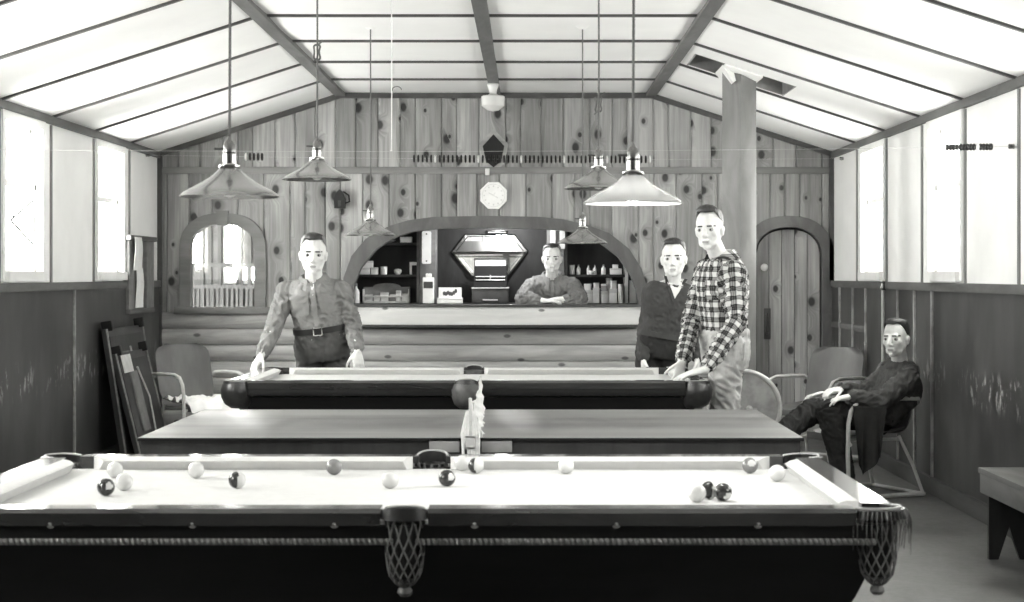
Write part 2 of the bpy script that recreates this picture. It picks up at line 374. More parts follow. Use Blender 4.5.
# side walls with a window in every other bay
WB=[]; y=BAT[1]
k=1
while k<len(BAT)-1:
    
    if BAT[k+1]>3.0: WB.append((BAT[k+1]+.09,BAT[k]-.24))
    k+=2
WZ0,WZ1=1.475,2.46
wn=1; wall_objs={}
for side,X,sg in (('left',XL,-1),('right',XR,1)):
    w=MB(); xo=X+sg*.12
    x0,x1=min(X,xo),max(X,xo)
    ys=[YE]+[q for ab in sorted(WB) for q in ab]+[YB+.1]
    for i in range(0,len(ys)-1,2): w.box(x0,x1,ys[i],ys[i+1],ZRAIL-.02,ZE+.04)
    for a,b in WB: w.box(x0,x1,a,b,ZRAIL-.02,WZ0); w.box(x0,x1,a,b,WZ1,ZE+.04)
    wall=struct(w.build('wall_'+side,M['panel'],smooth=0)); wall_objs[side]=wall
    xi=X-sg*.018; a0,a1=min(X+sg*.12,xi),max(X+sg*.12,xi)
    MB().box(a0,a1,YE,YB+.05,0,ZRAIL-.02).build('wainscot',M['wains'],wall,smooth=0)
    xi=X-sg*.035; a0,a1=min(X,xi),max(X,xi)
    MB().box(a0,a1,YE,YB,ZRAIL-.045,ZRAIL+.012,.006).build('chair_rail',M['greytrim'],wall)
    xi=X-sg*.03; a0,a1=min(X,xi),max(X,xi)
    MB().box(a0,a1,YE,YB,ZE-.055,ZE+.0).build('eave_trim',M['greytrim'],wall,smooth=0)
    for y in BAT[1:]:
        xi=X-sg*.012; a0,a1=min(X,xi),max(X,xi)
        MB().box(a0,a1,y-.016,y+.016,ZRAIL,ZE-.06).build('batten',M['battenwall'],wall,smooth=0)
    bl=[15.54,14.92,14.35,13.11,12.54,12.0] if side=='right' else [12.95,10.5]
    for y in bl:
        xi=X-sg*.034; a0,a1=min(X-sg*.01,xi),max(X-sg*.01,xi)
        MB().box(a0,a1,y-.017,y+.017,.1,ZRAIL-.04,.004).build('wainscot_batten',M['lightbatten'],wall)
    if side=='right':
        MB().box(X-.03,X-.005,14.35,15.95,1.0,1.05,.004).build('wainscot_rail',M['greytrim'],wall)
    xi=X-sg*.05; a0,a1=min(X,xi),max(X,xi)
    bb=MB().box(a0,a1,YE,YB,0,.11,.006).build('baseboard_'+side,M['darktrim']); struct(bb)
    for a,b in WB:
        wi=MB()
        xa=X-sg*.02; xb=X+sg*.06
        def bx(mb,ya,yb,za,zb,xi=xa,xo2=xb): mb.box(min(xi,xo2),max(xi,xo2),ya,yb,za,zb)
        bx(wi,a-.055,a+.012,WZ0-.05,WZ1+.05); bx(wi,b-.012,b+.055,WZ0-.05,WZ1+.05); bx(wi,a,b,WZ1-.012,WZ1+.05); bx(wi,a,b,WZ0-.055,WZ0+.012,X-sg*.045)
        win=struct(wi.build('window_%d'%wn,M['whitepaint'],smooth=0)); wn+=1
        zm=2.055
        for nm,z0,z1,d in (('upper_sash',zm-.02,WZ1,.075),('lower_sash',WZ0,zm+.02,.045)):
            s=MB(); xc=X+sg*d; e=.014
            def q(ya,yb,za,zb): s.box(xc-e,xc+e,ya,yb,za,zb)
            q(a,a+.045,z0,z1); q(b-.045,b,z0,z1); q(a,b,z0,z0+.04); q(a,b,z1-.04,z1)
            if nm=='upper_sash':
                for t in (1/3,2/3): q(a+(b-a)*t-.008,a+(b-a)*t+.008,z0,z1)
            so=s.build(nm,M['whitepaint'],win,smooth=0)
            MB().box(xc-.002,xc+.002,a+.02,b-.02,z0+.02,z1-.02).build('pane',M['pane'],so,smooth=0)
        # daylight: portal on the outside of each opening guides the sky light in
        ld=bpy.data.lights.new('daylight_portal','AREA'); ld.shape='RECTANGLE'; ld.size=WZ1-WZ0; ld.size_y=b-a; ld.cycles.is_portal=True
        lo=bpy.data.objects.new('daylight_portal',ld); COL.objects.link(lo); lo.location=(X+sg*.14,(a+b)/2,(WZ0+WZ1)/2)
        lo.rotation_euler=(0,sg*PI/2,0)

# end wall behind the viewer, with a window
ew=MB()
for a in ((XL-.1,XR+.1,0,3.2),): ew.box(a[0],a[1],YE-.1,YE,a[2],a[3])
we=struct(ew.build('wall_front',M['walltrim'],smooth=0))

# ------------------------------------------------------------------ back wall
def px2(pts,Y=YB): return [( (x-CX)*Y/F, CZ-(y-CY)*Y/F ) for x,y in pts]
ARO=px2([(343,306),(344,278),(352,256),(366,239),(378,231.5),(390,226),(408,220.5),(434,217),(487,216),(540,217),(563,219.5),(585.6,224.5),(609.5,233.5),(629,249),(641,268),(646,285),(648,306)])
ARI=px2([(352,306),(354,286),(361,268),(376,250),(386,243),(397,237),(413,232),(437,229),(487,228),(535,229),(560,230),(580,234),(601,244),(618,257),(630,275),(636,290),(638,306)])
WAO=[]; WAI=[]
wcx=(223-CX)*YB/F
def arch(cx,hw,zs,rise,z0,n=16):
    pts=[(cx-hw,z0)]
    for i in range(n+1):
        t=PI-PI*i/n; pts.append((cx+hw*math.copysign(abs(math.cos(t))**.85,math.cos(t)),zs+rise*math.sin(t)**.9))
    return pts+[(cx+hw,z0)]
WAO=arch(wcx,.385,1.70,.315,1.17); WAI=arch(wcx,.285,1.70,.215,1.17)
dcx=2.335
DAO=arch(dcx,.41,1.62,.37,0); DAI=arch(dcx,.30,1.62,.27,0)
def ytop(poly,x):
    best=None
    for (xa,za),(xb,zb) in zip(poly,poly[1:]):
        lo,hi=min(xa,xb),max(xa,xb)
        if lo<=x<=hi and hi-lo>1e-9:
            z=za+(zb-za)*(x-xa)/(xb-xa); best=z if best is None else max(best,z)
    return best
def mid(a,b): return [((p[0]+q[0])/2,(p[1]+q[1])/2) for p,q in zip(a,b)]
OPEN=[mid(ARO,ARI),mid(WAO,WAI),mid(DAO,DAI)]
ZLOG=1.13
def zlow(x,eps):
    for po in OPEN:
        lo=min(p[0] for p in po); hi=max(p[0] for p in po)
        if lo<x+eps<hi:
            return ytop(po,min(max(x,lo+1e-4),hi-1e-4))
    return 0.0 if x+eps>1.93 else ZLOG-.02
brks=sorted([min(p[0] for p in po) for po in OPEN]+[max(p[0] for p in po) for po in OPEN])
bw=MB(); tones=[]; rng=random.Random(11)
def board(x0,x1,lowf,highf,tone):
    c=.012
    xs=[x0,x0+c,x0+(x1-x0)/3,x0+2*(x1-x0)/3,x1-c,x1]+[b for b in brks if x0+c<b<x1-c]
    xs.sort()
    def dep(x): return .013*(1-min(1,min(x-x0,x1-x)/c))
    for xa,xb in zip(xs,xs[1:]):
        za,zb=lowf(xa,1e-4),lowf(xb,-1e-4); ta,tb=highf(xa),highf(xb)
        if ta-za<.01 and tb-zb<.01: continue
        bw.add([V(xa,YB+dep(xa),za),V(xb,YB+dep(xb),zb),V(xb,YB+dep(xb),tb),V(xa,YB+dep(xa),ta)],[[0,1,2,3]])
        tones.extend([tone]*4)
for low,high,sd in ((zlow,lambda x:2.385,1),(lambda x,e:2.40,lambda x:zceil(x)+.03,2)):
    x=XL-.02+ (.1 if sd==1 else 0.0)
    if sd==1: board(XL-.02,x,low,high,.5)
    while x<XR:
        wdt=rng.choice([.135,.18,.2,.2,.235]); x1=min(x+wdt,XR+.02)
        if XR-x1<.06: x1=XR+.02
        board(x,x1,low,high,rng.random()); x=x1
wallb=struct(bw.build('wall_back',M['pine'],smooth=0,norm=False))
at=wallb.data.attributes.new('tone','FLOAT','POINT'); at.data.foreach_set('value',tones)
# mid rail and rake trim
MB().box(XL,XR,YB-.025,YB+.01,2.365,2.425,.004).build('wall_rail',M['walltrim'],wallb)
rk=MB()
for xa,xb in ((XL,XC-HF),(XC-HF,XC+HF),(XC+HF,XR)):
    za,zb=zceil(xa),zceil(xb)
    rk.add([V(xa,YB-.035,za-.05),V(xb,YB-.035,zb-.05),V(xb,YB-.035,zb+.02),V(xa,YB-.035,za+.02),V(xa,YB+.02,za-.05),V(xb,YB+.02,zb-.05),V(xb,YB+.02,zb+.02),V(xa,YB+.02,za+.02)],
           [[0,1,2,3],[7,6,5,4],[0,4,5,1],[1,5,6,2],[2,6,7,3],[3,7,4,0]])
rk.build('rake_trim',M['darktrim'],wallb,smooth=0)
for x in (XL+.02,XR-.02): MB().box(x-.022,x+.022,YB-.03,YB+.01,0 if x<0 else 1.4,ZE).build('corner_trim',M['darktrim'],wallb,smooth=0)
# horizontal half-round siding below
lg=MB(); z=ZLOG; row=.146
while z>0:
    z0=max(z-row,0); prof=[(YB+.03,z0)]
    for i in range(9):
        t=i/8; prof.append((YB+.006-.034*math.sin(PI*(.06+.88*t))**.6,z0+.004+(z-z0-.008)*t))
    prof.append((YB+.03,z)); lg.prism(prof,XL,1.925,'x'); z-=row
lg.build('siding',M['log'],wallb,smooth=50)
MB().box(XL,1.93,YB+.03,YB+.06,0,ZLOG+.03).build('siding_backing',M['darkwood'],wallb,smooth=0)
def archtrim(name,outer,inner,y0,y1,mat,parent):
    m=MB(); rings=[]
    for (ox,oz),(ix,iz) in zip(outer,inner): rings.append([V(ox,y0,oz),V(ix,y0,iz),V(ix,y1,iz),V(ox,y1,oz)])
    m.loft(rings); return m.build(name,mat,parent,smooth=40)
t1=struct(archtrim('trim_1',ARO,ARI,YB-.05,YB+.10,M['archwood'],None))
# arched inner window
w=struct(archtrim('window_%d'%wn,WAO,WAI,YB-.035,YB+.08,M['walltrim'],None)); wn+=1
MB().box(wcx-.43,wcx+.43,YB-.06,YB+.08,1.115,1.175,.006).build('sill',M['walltrim'],w)
MB().prism([(wcx-.045,1.90),(wcx+.045,1.90),(wcx+.055,2.035),(wcx-.055,2.035)],YB-.05,YB+.02,'y').build('keystone',M['walltrim'],w,smooth=0)
wc=MB().box(wcx-.29,wcx+.29,YB+.05,YB+.054,1.17,1.93); wc.build('pane',M['pane'],w,smooth=0)
# door, a little ajar in its arched frame
d=struct(archtrim('door_1',DAO,DAI,YB-.03,YB+.09,M['archwood'],None))
dl=MB(); hw=.285; pts=arch(0,hw,1.62,.25,.01)
tones2=[]
xs=[-hw+2*hw*i/5 for i in range(6)]
leafM=Matrix.Translation((dcx+.30,YB+.06,0))@Matrix.Rotation(math.radians(-14),4,'Z')@Matrix.Translation((-.29,0,0))
for xa,xb in zip(xs,xs[1:]):
    xa+=.003; xb-=.003; n=6
    poly=[(xa,.01)]+[(xa+(xb-xa)*i/n, ytop(pts,min(max(xa+(xb-xa)*i/n,-hw+1e-3),hw-1e-3))) for i in range(n+1)]+[(xb,.01)]
    dl.prism(poly,-.02,.02,'y',leafM); tones2+= [rng.uniform(.6,1.0)]*(2*len(poly))
leaf=dl.build('door_leaf',M['pine'],d,smooth=0)
at=leaf.data.attributes.new('tone','FLOAT','POINT'); at.data.foreach_set('value',tones2)
h=MB(); 
h.box(-.215,-.155,-.028,-.018,.88,1.16,.004,leafM); h.tube([leafM@V(-.185,-.02,.93),leafM@V(-.185,-.06,.95),leafM@V(-.185,-.065,1.02),leafM@V(-.185,-.06,1.09),leafM@V(-.185,-.02,1.11)],.011)
h.build('door_handle',M['darktube'],leaf)
MB().lathe([(.0,0),(.03,.002),(.034,.02),(.02,.035),(.0,.038)],leafM@V(-.215,-.02,1.53),14,Matrix.Rotation(PI/2,3,'X')).build('door_knob',M['white'],leaf)

# the bar alcove and the two dark spaces behind the wall
al=MB()
for b in ((-1.85,-1.75,YB+.06,17.2,0,2.2),(1.15,1.25,YB+.06,17.2,0,2.2),(-1.85,1.25,17.1,17.2,0,2.2),(-1.85,1.25,YB+.06,17.2,2.15,2.25)): al.box(*b)
struct(al.build('wall_alcove',M['darkwood'],smooth=0))
rm=MB()
for b in ((-3.9,-3.8,YB+.06,18.6,0,2.6),(-1.97,-1.87,YB+.06,18.6,0,2.6),(-3.9,-1.87,YB+.06,18.6,2.55,2.65)): rm.box(*b)
# far wall of the room behind the arched window, with two window openings
YF=18.5
COLS=[(-3.9,-3.56,None),(-3.56,-3.39,(1.57,2.3)),(-3.39,-3.12,None),(-3.12,-2.985,(1.40,2.3)),(-2.985,-2.80,(1.40,1.55)),(-2.80,-1.87,None)]
for a,b,o in COLS:
    if o is None: rm.box(a,b,YF,YF+.1,0,2.6)
    else: rm.box(a,b,YF,YF+.1,0,o[0]); rm.box(a,b,YF,YF+.1,o[1],2.6)
far=struct(rm.build('wall_far_room',M['walltrim'],smooth=0))
for a,b,o in COLS:
    if o is None: continue
    s=MB()
    for c in ((a-.012,a+.008),(b-.008,b+.012)): s.box(c[0],c[1],YF-.02,YF+.02,o[0]-.03,o[1]+.03)
    s.box(a,b,YF-.02,YF+.02,o[0]-.03,o[0]+.01); s.box(a,b,YF-.02,YF+.02,o[1]-.01,o[1]+.03)
    s.box((a+b)/2-.008,(a+b)/2+.008,YF,YF+.03,o[0],o[1])
    struct(s.build('window_%d'%wn,M['whitepaint'],smooth=0)); wn+=1
for x in [-3.35,-3.27,-3.17,-2.95,-2.86,-2.76,-2.68,-2.56]: MB().box(x-.018,x+.018,YF-.05,YF-.021,0,2.5).build('stud',M['archwood'],far,smooth=0)
for z in (1.34,1.56): MB().box(-3.8,-1.9,YF-.08,YF-.05,z-.022,z+.022).build('cross_rail',M['archwood'],far,smooth=0)
bal=MB()
for i in range(36): bal.box(-3.75+i*.05,-3.75+i*.05+.026,YF-.075,YF-.055,.4,1.33)
bal.build('slat_panel',M['archwood'],far,smooth=0)
cl=MB()
for b in ((1.85,1.93,YB+.1,17.2,0,2.2),(2.78,2.86,YB+.02,17.2,0,2.2),(1.85,2.86,17.1,17.2,0,2.2),(1.85,2.86,YB+.1,17.2,2.15,2.25)): cl.box(*b)
struct(cl.build('wall_closet',M['darkwood'],smooth=0))
# ------------------------------------------------------------------ billiard tables
def pool_table(label, cx, cy, L, W, zt, net_style):
    t=thing('pool_table',label,'pool table',(cx,cy,0))
    zb=zt-.045
    MB().box(-L+.10,L-.10,-W+.10,W-.10,zt-.10,zb).build('bed',M['felt'],t,smooth=0)
    so=.068; co=.138; cc=.185
    rp=[(0,-.048),(0,-.012),(-.012,0),(-.098,.0),(-.098,-.048)]     # rail section (offset from edge, height)
    cxp=0; cp=[(-.096,.0),(-.130,-.003),(-.150,-.012),(-.146,-.018),(-.128,-.046),(-.096,-.046)]
    for sg in (-1,1):
        for xa,xb,ea,eb in ((-L+co,-so,.05,.035),(so,L-co,.035,.05)):
            MB().prism([(sg*(W+p[0]),zt+p[1]) for p in rp],xa,xb,'x').build('rail',M['railwood'],t,smooth=25)
            m=MB(); rings=[]; xa=-L+cc if xa<-so-.01 else xa; xb=L-cc if xb>so+.01 else xb
            for e,x in ((0,xa),(1,xb)):
                s=1 if e==0 else -1; ee=ea if e==0 else eb
                rings.append([V(x+s*ee*max(0,(-p[0]-.096)/.054),sg*(W+p[0]),zt+p[1]) for p in cp])
            m.loft(rings).build('cushion',M['felt'],t,smooth=25)
        m=MB().prism([(sg*(L+p[0]),zt+p[1]) for p in rp],-W+co,W-co,'y'); m.build('rail',M['railwood'],t,smooth=25)
        m=MB(); rings=[]
        for e,y in ((0,-W+cc),(1,W-cc)):
            s=1 if e==0 else -1
            rings.append([V(sg*(L+p[0]),y+s*.05*max(0,(-p[0]-.096)/.054),zt+p[1]) for p in cp])
        m.loft(rings).build('cushion',M['felt'],t,smooth=25)
    # aprons, beaded moulding, bolts
    za=zt-.09
    for sg in (-1,1):
        a,b=sorted((sg*(W-.045),sg*(W-.012)))
        MB().box(-L+.07,L-.07,a,b,za,zt-.046,.004).build('apron',M['blackwood'],t)
        a,b=sorted((sg*(L-.045),sg*(L-.012)))
        MB().box(a,b,-W+.07,W-.07,za,zt-.046,.004).build('apron',M['blackwood'],t)
        if net_style=='net':
            m=MB(); n=int((2*L-.16)/.0165)
            m.box(-L+.08,L-.08,*sorted((sg*(W-.03),sg*(W-.01))),za-.014,za+.004)
            for i in range(n):
                x=-L+.085+i*.0165
                m.ell((x+.008,sg*(W-.008),za-.004),(.0065,.010,.011),Matrix.Rotation(.5*sg,3,'Y'),6,4)
            m.build('beaded_moulding',M['bead_mould'],t)
            Mr=Matrix.Rotation(sg*-PI/2,3,'X')
            for x in (-1.01,-.605,-.2,.2,.605,1.01):
                MB().lathe([(.013,0),(.013,.003),(.009,.006),(.0085,.011),(.0,.014)],(x,sg*(W-.012),zt-.044),12,Matrix.Rotation(-sg*PI/2,3,'X')).build('rail_bolt',M['chrome'],t)
    zc=za-.012
    m=MB(); rings=[]
    for f,z in ((.055,zc),(.075,zc-.06),(.12,zc-.17),(.17,zc-.26),(.20,zc-.31)):
        rings.append([V(x*(L-f),y*(W-f),z) for x,y in ((-1,-1),(1,-1),(1,1),(-1,1))])
    m.loft(rings).build('cabinet',M['blackwood'],t,smooth=20)
    for sx in (-1,1):
        for sy in (-1,1):
            m=MB(); rings=[]
            for r_,z in ((.11,zc-.28),(.12,.34),(.08,.26),(.09,.12),(.115,.08),(.115,.0)):
                c=V(sx*(L-.42),sy*(W-.30),z)
                rings.append([c+V(r_*math.cos(PI/8+k*PI/4)*1.05,r_*math.sin(PI/8+k*PI/4)*1.05,0) for k in range(8)])
            m.loft(rings).build('leg',M['blackwood'],t,smooth=20)
    # pockets
    spots=[(0,-1),(0,1),(-1,-1),(-1,1),(1,-1),(1,1)]
    for ix,iy in spots:
        o=V(ix,iy,0).normalized(); q=V(-o.y,o.x,0)
        c=V(ix*(L-.066),iy*(W-.066 if ix else W-.035),0)
        ri,ro=(.062,.080) if ix else (.052,.070)
        m=MB(); rings=[]; amax=math.radians(118 if ix else 100); N=18
        for i in range(N+1):
            a=-amax+2*amax*i/N; d_=o*math.cos(a)+q*math.sin(a)
            top=zt+(.003 if ix else .013)*max(0,math.cos(a))-.004; bot=zt-.030
            rings.append([c+d_*ri+V(0,0,bot),c+d_*(ri-.002)+V(0,0,top),c+d_*ro+V(0,0,top-.002),c+d_*(ro+.004)+V(0,0,bot)])
        m.loft(rings)
        m.lathe([(ri+.004,zt-.043),(.0,zt-.043)],c,16)
        pk=m.build('pocket',M['leather'],t,smooth=40)
        e=MB(); e.tube([c+(o*math.cos(a)+q*math.sin(a))*(ri+.004)+V(0,0,zt+(.003 if ix else .013)*max(0,math.cos(a))-.001) for a in [-amax+2*amax*i/N for i in range(N+1)]],.0032,6)
        e.build('piping',M['leatheredge'],pk)
        if net_style=='net':
            m=MB(); prof=[(.055,zt-.028),(.056,zt-.09),(.055,zt-.13),(.051,zt-.165),(.044,zt-.195),(.026,zt-.218),(.014,zt-.226)]
            def rad(tt):
                f=tt*(len(prof)-1); i=min(int(f),len(prof)-2); w_=f-i
                return prof[i][0]*(1-w_)+prof[i+1][0]*w_, prof[i][1]*(1-w_)+prof[i+1][1]*w_
            K=12
            for k in range(K):
                for dr in (-1,1):
                    path=[]
                    for i in range(19):
                        tt=i/18; r_,z=rad(tt); a=2*PI*k/K+dr*tt*1.9
                        path.append(c+V(r_*math.cos(a),r_*math.sin(a),z))
                    m.tube(path,.0028,5)
            m.build('net',M['cord'],pk)
            MB().lathe([(.0,zt-.256),(.014,zt-.254),(.022,zt-.244),(.020,zt-.234),(.013,zt-.226),(.017,zt-.220),(.0,zt-.216)],c,14).build('tip',M['greyleather'],pk)
            MB().lathe([(.046,zt-.032),(.047,zt-.11),(.043,zt-.16),(.033,zt-.20),(.0,zt-.215)],c,14).build('liner',M['black'],pk)
            if ix==1 and iy==-1:
                fr=MB(); rg=random.Random(5)
                for i in range(26):
                    a=-1.9+3.8*i/25; d_=o*math.cos(a)+q*math.sin(a); ln=rg.uniform(.05,.13)
                    b0=c+d_*(ro+.004)+V(0,0,zt-.006); 
                    fr.tube([b0,b0+d_*.012+V(0,0,-ln*.4),b0+d_*rg.uniform(.0,.014)+V(0,0,-ln)],[.0045,.0035,.0015],5,flat=.5)
                fr.build('fringe',M['greyleather'],pk)
        else:
            m=MB(); rings=[]
            for r_,z,sh in ((ro+.006,zt-.02,0),(ro+.012,zt-.055,.006),(ro+.008,zt-.10,.004),(ro-.004,zt-.14,-.005),(ro-.03,zt-.165,-.02)):
                w_=1.0 if ix else 1.12
                rings.append([c+o*(r_*math.cos(a)+sh)+q*(r_*math.sin(a)*w_)+V(0,0,z) for a in [2*PI*k/20 for k in range(20)]])
            m.loft(rings).build('boot',M['leather'] if ix else M['greyleather'],pk,smooth=50)
    return t
T1=dict(cx=-.35,cy=5.885,L=1.427,W=.785,zt=.80)
pool_table('dark pool table with woven net pockets and scattered balls, nearest the viewer',net_style='net',**T1)
T3=dict(cx=-.357,cy=11.35,L=1.43,W=.80,zt=.84)
pool_table('dark pool table with leather pockets, empty, beside the standing men',net_style='boot',**T3)

# balls on the front table
BZ=.80-.045+.0288
BALLS=[((106,487),'dark','dark ball with pale spot, front of the cluster of three at the left end'),
((115,470),'white','white ball at the back of the cluster of three at the left end'),
((124,482),'white','white ball touching the dark ball in the cluster at the left end'),
((196,470),'white','white ball alone between the left cluster and the half-dark ball'),
((237,480),'stripe','ball half dark and half white, left of the lone grey ball'),
((334,467),'grey','grey ball alone midway between the left end and the far side pocket'),
((390,480),'white','white ball just in front of the far side pocket, barely darker than the cloth'),
((447,478),'dark','dark ball right of the far side pocket, nearer than the pair by the cushion'),
((462,463),'white','white ball of the pair against the far cushion, right of the side pocket'),
((476,465.5),'stripe2','half dark ball of the pair against the far cushion, right of the side pocket'),
((566,466),'white','white ball alone by the far cushion, middle of the right half'),
((697,493),'white','white ball in front of the two dark balls near the right end'),
((709.5,490),'stripe','half-hidden dark ball behind the white one near the right end'),
((723,492),'darkglint','glossy dark ball with painted highlight, rightmost of the three near the right end'),  # its highlight is painted on as a white cap
((750,465.5),'spot','grey ball with white spot touching the far cushion by the right corner pocket'),
((777,473),'white','white ball in front of the far right corner pocket')]
def ball(p,kind,label):
    Y=(CZ-BZ)*F/(p[1]-CY); x=(p[0]-CX)*Y/F; r=.0286
    m=MB(); me=None
    m.ell((0,0,0),(r,r,r),None,28,18)
    ob=m.build('billiard_ball',{'white':[M['ballwhite']],'dark':[M['balldark'],M['ballwhite']],'darkglint':[M['balldark'],M['ballwhite']],'grey':[M['ballgrey']],'spot':[M['ballgrey'],M['ballwhite']],'stripe':[M['ballwhite'],M['balldark']],'stripe2':[M['balldark'],M['ballwhite']]}[kind],smooth=180)
    ob.location=(x,Y,BZ)
    if len(ob.data.materials)>1:
        ax={'dark':V(.55,-.8,.2),'darkglint':V(.5,-.75,-.45),'spot':V(.1,-.9,.4),'stripe':V(-.9,-.4,.1),'stripe2':V(.95,-.3,.1)}[kind].normalized()
        for f in ob.data.polygons:
            c=f.center.normalized().dot(ax)
            if kind in('dark','darkglint','spot'): f.material_index=1 if c>.9 else 0
            else: f.material_index=1 if c>.12 else 0
    return tag(ob,label,'ball','balls on the front pool table')
for b in BALLS: ball(*b)

# ------------------------------------------------------------------ table tennis table between them
TT=dict(x0=-1.60,x1=1.137,y0=7.35,y1=8.88,z=.798)
cx=(TT['x0']+TT['x1'])/2; cyt=(TT['y0']+TT['y1'])/2
tt=thing('table_tennis_table','shiny dark wooden table tennis table with slack white net, between the two pool tables','table',(cx,cyt,0))
hx=(TT['x1']-TT['x0'])/2; hy=(TT['y1']-TT['y0'])/2
for sg in (-1,1):
    a,b=sorted((sg*.002,sg*hx)); 
    MB().box(a,b,-hy,hy,TT['z']-.013,TT['z'],.003).build('tabletop',M['lacquer'],tt)
    MB().box(a,b,-hy-.004,-hy,TT['z']-.014,TT['z']-.0015).build('edge_strip',M['black'],tt,smooth=0)
    m=MB(); a2,b2=sorted((sg*.02,sg*(hx-.012)))
    m.box(a2,b2,-hy+.01,-hy+.032,TT['z']-.10,TT['z']-.013); m.box(a2,b2,hy-.032,hy-.01,TT['z']-.10,TT['z']-.013)
    m.box(*sorted((sg*(hx-.034),sg*(hx-.012))),-hy+.032,hy-.032,TT['z']-.10,TT['z']-.013); m.box(*sorted((sg*.02,sg*.042)),-hy+.032,hy-.032,TT['z']-.10,TT['z']-.013)
    m.build('apron',M['darkwood'],tt,smooth=0)
    for fx_ in (.25,1.1):
        for sy in (-1,1):
            MB().box(sg*fx_-.035,sg*fx_+.035,sy*(hy-.22)-.035,sy*(hy-.22)+.035,0,TT['z']-.022,.005).build('leg',M['darkwood'],tt)
    # bright plate on the near edge
    a,b=sorted((sg*.045,sg*.17)); MB().box(a,b,-hy-.004,-hy+.012,TT['z']-.06,TT['z']-.004,.002).build('edge_plate',M['midgrey'],tt)
for sy in (-1,1):
    m=MB(); y=sy*(hy+.03)
    m.box(-.02,.02,*sorted((sy*(hy-.08),sy*(hy+.04))),TT['z'],TT['z']+.012,.003); m.box(-.02,.02,*sorted((sy*(hy-.08),sy*(hy+.04))),TT['z']-.045,TT['z']-.033,.003)
    m.box(-.02,.02,*sorted((sy*(hy+.02),sy*(hy+.04))),TT['z']-.045,TT['z']+.012,.002)
    m.tube([V(0,y,TT['z']),V(0,y,TT['z']+.165)],.007,8)
    m.build('net_post',M['tube'],tt)
# slack net: a crumpled white sheet hanging along the middle
nm=MB(); NY=30; NZ=8; grid=[]
for i in range(NY+1):
    t_=i/NY; y=-hy-.02+(2*hy+.04)*t_
    top=TT['z']+.16-.05*math.sin(PI*t_)**.8; 
    for j in range(NZ+1):
        w_=j/NZ; spread=(1-w_)*.05*(1-.55*t_)
        x=spread*math.sin(i*1.9+2)+.006*math.sin(j*2.1+i*.7)
        grid.append(V(x,y,TT['z']+.004+(top-TT['z']-.004)*w_))
fs=[]
for i in range(NY):
    for j in range(NZ): a=i*(NZ+1)+j; fs.append([a,a+1,a+NZ+2,a+NZ+1])
nm.add(grid,fs); nm.add([p+V(.004,0,.0) for p in grid],[f[::-1] for f in fs])
net=nm.build('net',M['whitecord'],tt,smooth=60,norm=False)
m=MB(); rg=random.Random(2)
for k in range(7):
    x=-.035+.07*k/6
    m.tube([V(x*.4,-hy-.02,TT['z']+.11),V(x,-hy-.03,TT['z']+.02),V(x+rg.uniform(-.01,.01),-hy-.028,TT['z']-.075-rg.uniform(0,.03))],.006,6)
m.build('net_cords',M['whitecord'],net)

# ------------------------------------------------------------------ lamps
def lamp(px,py,Y,label,lit=False,bulb=True):
    x=(px-CX)*Y/F; z=CZ-(py-CY)*Y/F       # z of the rim
    t=thing('pendant_lamp',label,'lamp',(x,Y,z),0,'pendant lamps over the tables')
    R=.165; H=zceil(x)-z
    so=[(.030,.098),(.034,.090),(.042,.082),(.060,.066),(.090,.046),(.125,.028),(.150,.014),(.160,.005),(R,.0)]
    m=MB(); m.lathe(so+[(R-.004,-.003),(.157,.001)]+[(r_-.003,z_-.003) for r_,z_ in so[::-1][2:]],(0,0,0),40)
    sh=m.build('lamp_shade',M['shadelit' if lit else 'shade'],t,smooth=60)
    MB().lathe([(.031,.086),(.035,.092),(.036,.102),(.026,.105),(.024,.108)],(0,0,0),20).build('collar',M['chrome'],t)
    m=MB(); m.lathe([(.021,.104),(.022,.118),(.022,.140),(.019,.143),(.0215,.146),(.0215,.168),(.016,.180),(.008,.186),(.006,.20),(.0,.2)],(0,0,0),18)
    so_=m.build('socket',M['brass'],t)
    MB().tube([V(-.02,0,.158),V(-.05,0,.158)],.0045,8).build('switch_key',M['darktube'],so_)
    MB().lathe([(.012,.10),(.013,.075),(.022,.05),(.030,.028),(.026,.008),(.012,-.002),(.0,-.004)],(0,0,0),18).build('bulb',M['bulb' if lit else 'deadbulb'],t)
    m=MB(); cord=m.tube([V(0,0,.198),V(.002,0,.2+(H-.2)*.4),V(0,0,H)],.0045,8)
    cd=m.build('cord',M['rope'],t)
    MB().lathe([(.0,H-.035),(.02,H-.034),(.055,H-.012),(.06,H+.004),(.0,H+.006)],(0,0,0),18).build('canopy',M['white'],t)
    return t,cd,z,H
def knot(t,cd,h):
    m=MB()
    pts=[]
    for i in range(28):
        a=2*PI*i/27; pts.append(V(.016*math.sin(a)+.005*math.sin(3*a),.010*math.cos(2*a),h+.045*math.cos(a)*.8))
    m.tube(pts,.0048,7); m.tube([V(0,0,h+.03),V(.03,0,h+.055)],.004,6); m.tube([V(0,0,h-.03),V(-.02,0,h-.05)],.004,6)
    m.build('cord_knot',M['rope'],cd)
lamp(229.5,196.5,5.9,'unlit pendant lamp on a straight cord over the front table, left of the lit one')
a=lamp(317,179.5,8.5,'unlit pendant lamp with a knot high in its cord over the table tennis table'); knot(a[0],a[1],CZ-(52-CY)*8.5/F-a[2])
lamp(370.5,235,11.6,'small unlit pendant lamp hanging at the left end of the bar arch')
L=lamp(633,203,5.9,'lit pendant lamp glowing white over the front table',lit=True)
a=lamp(598.5,188.5,8.5,'unlit pendant lamp half behind the lit one, knot low in its cord'); knot(a[0],a[1],CZ-(104-CY)*8.5/F-a[2])
lamp(582.5,243,11.6,'small unlit pendant lamp hanging in front of the bar arch near the bartender')
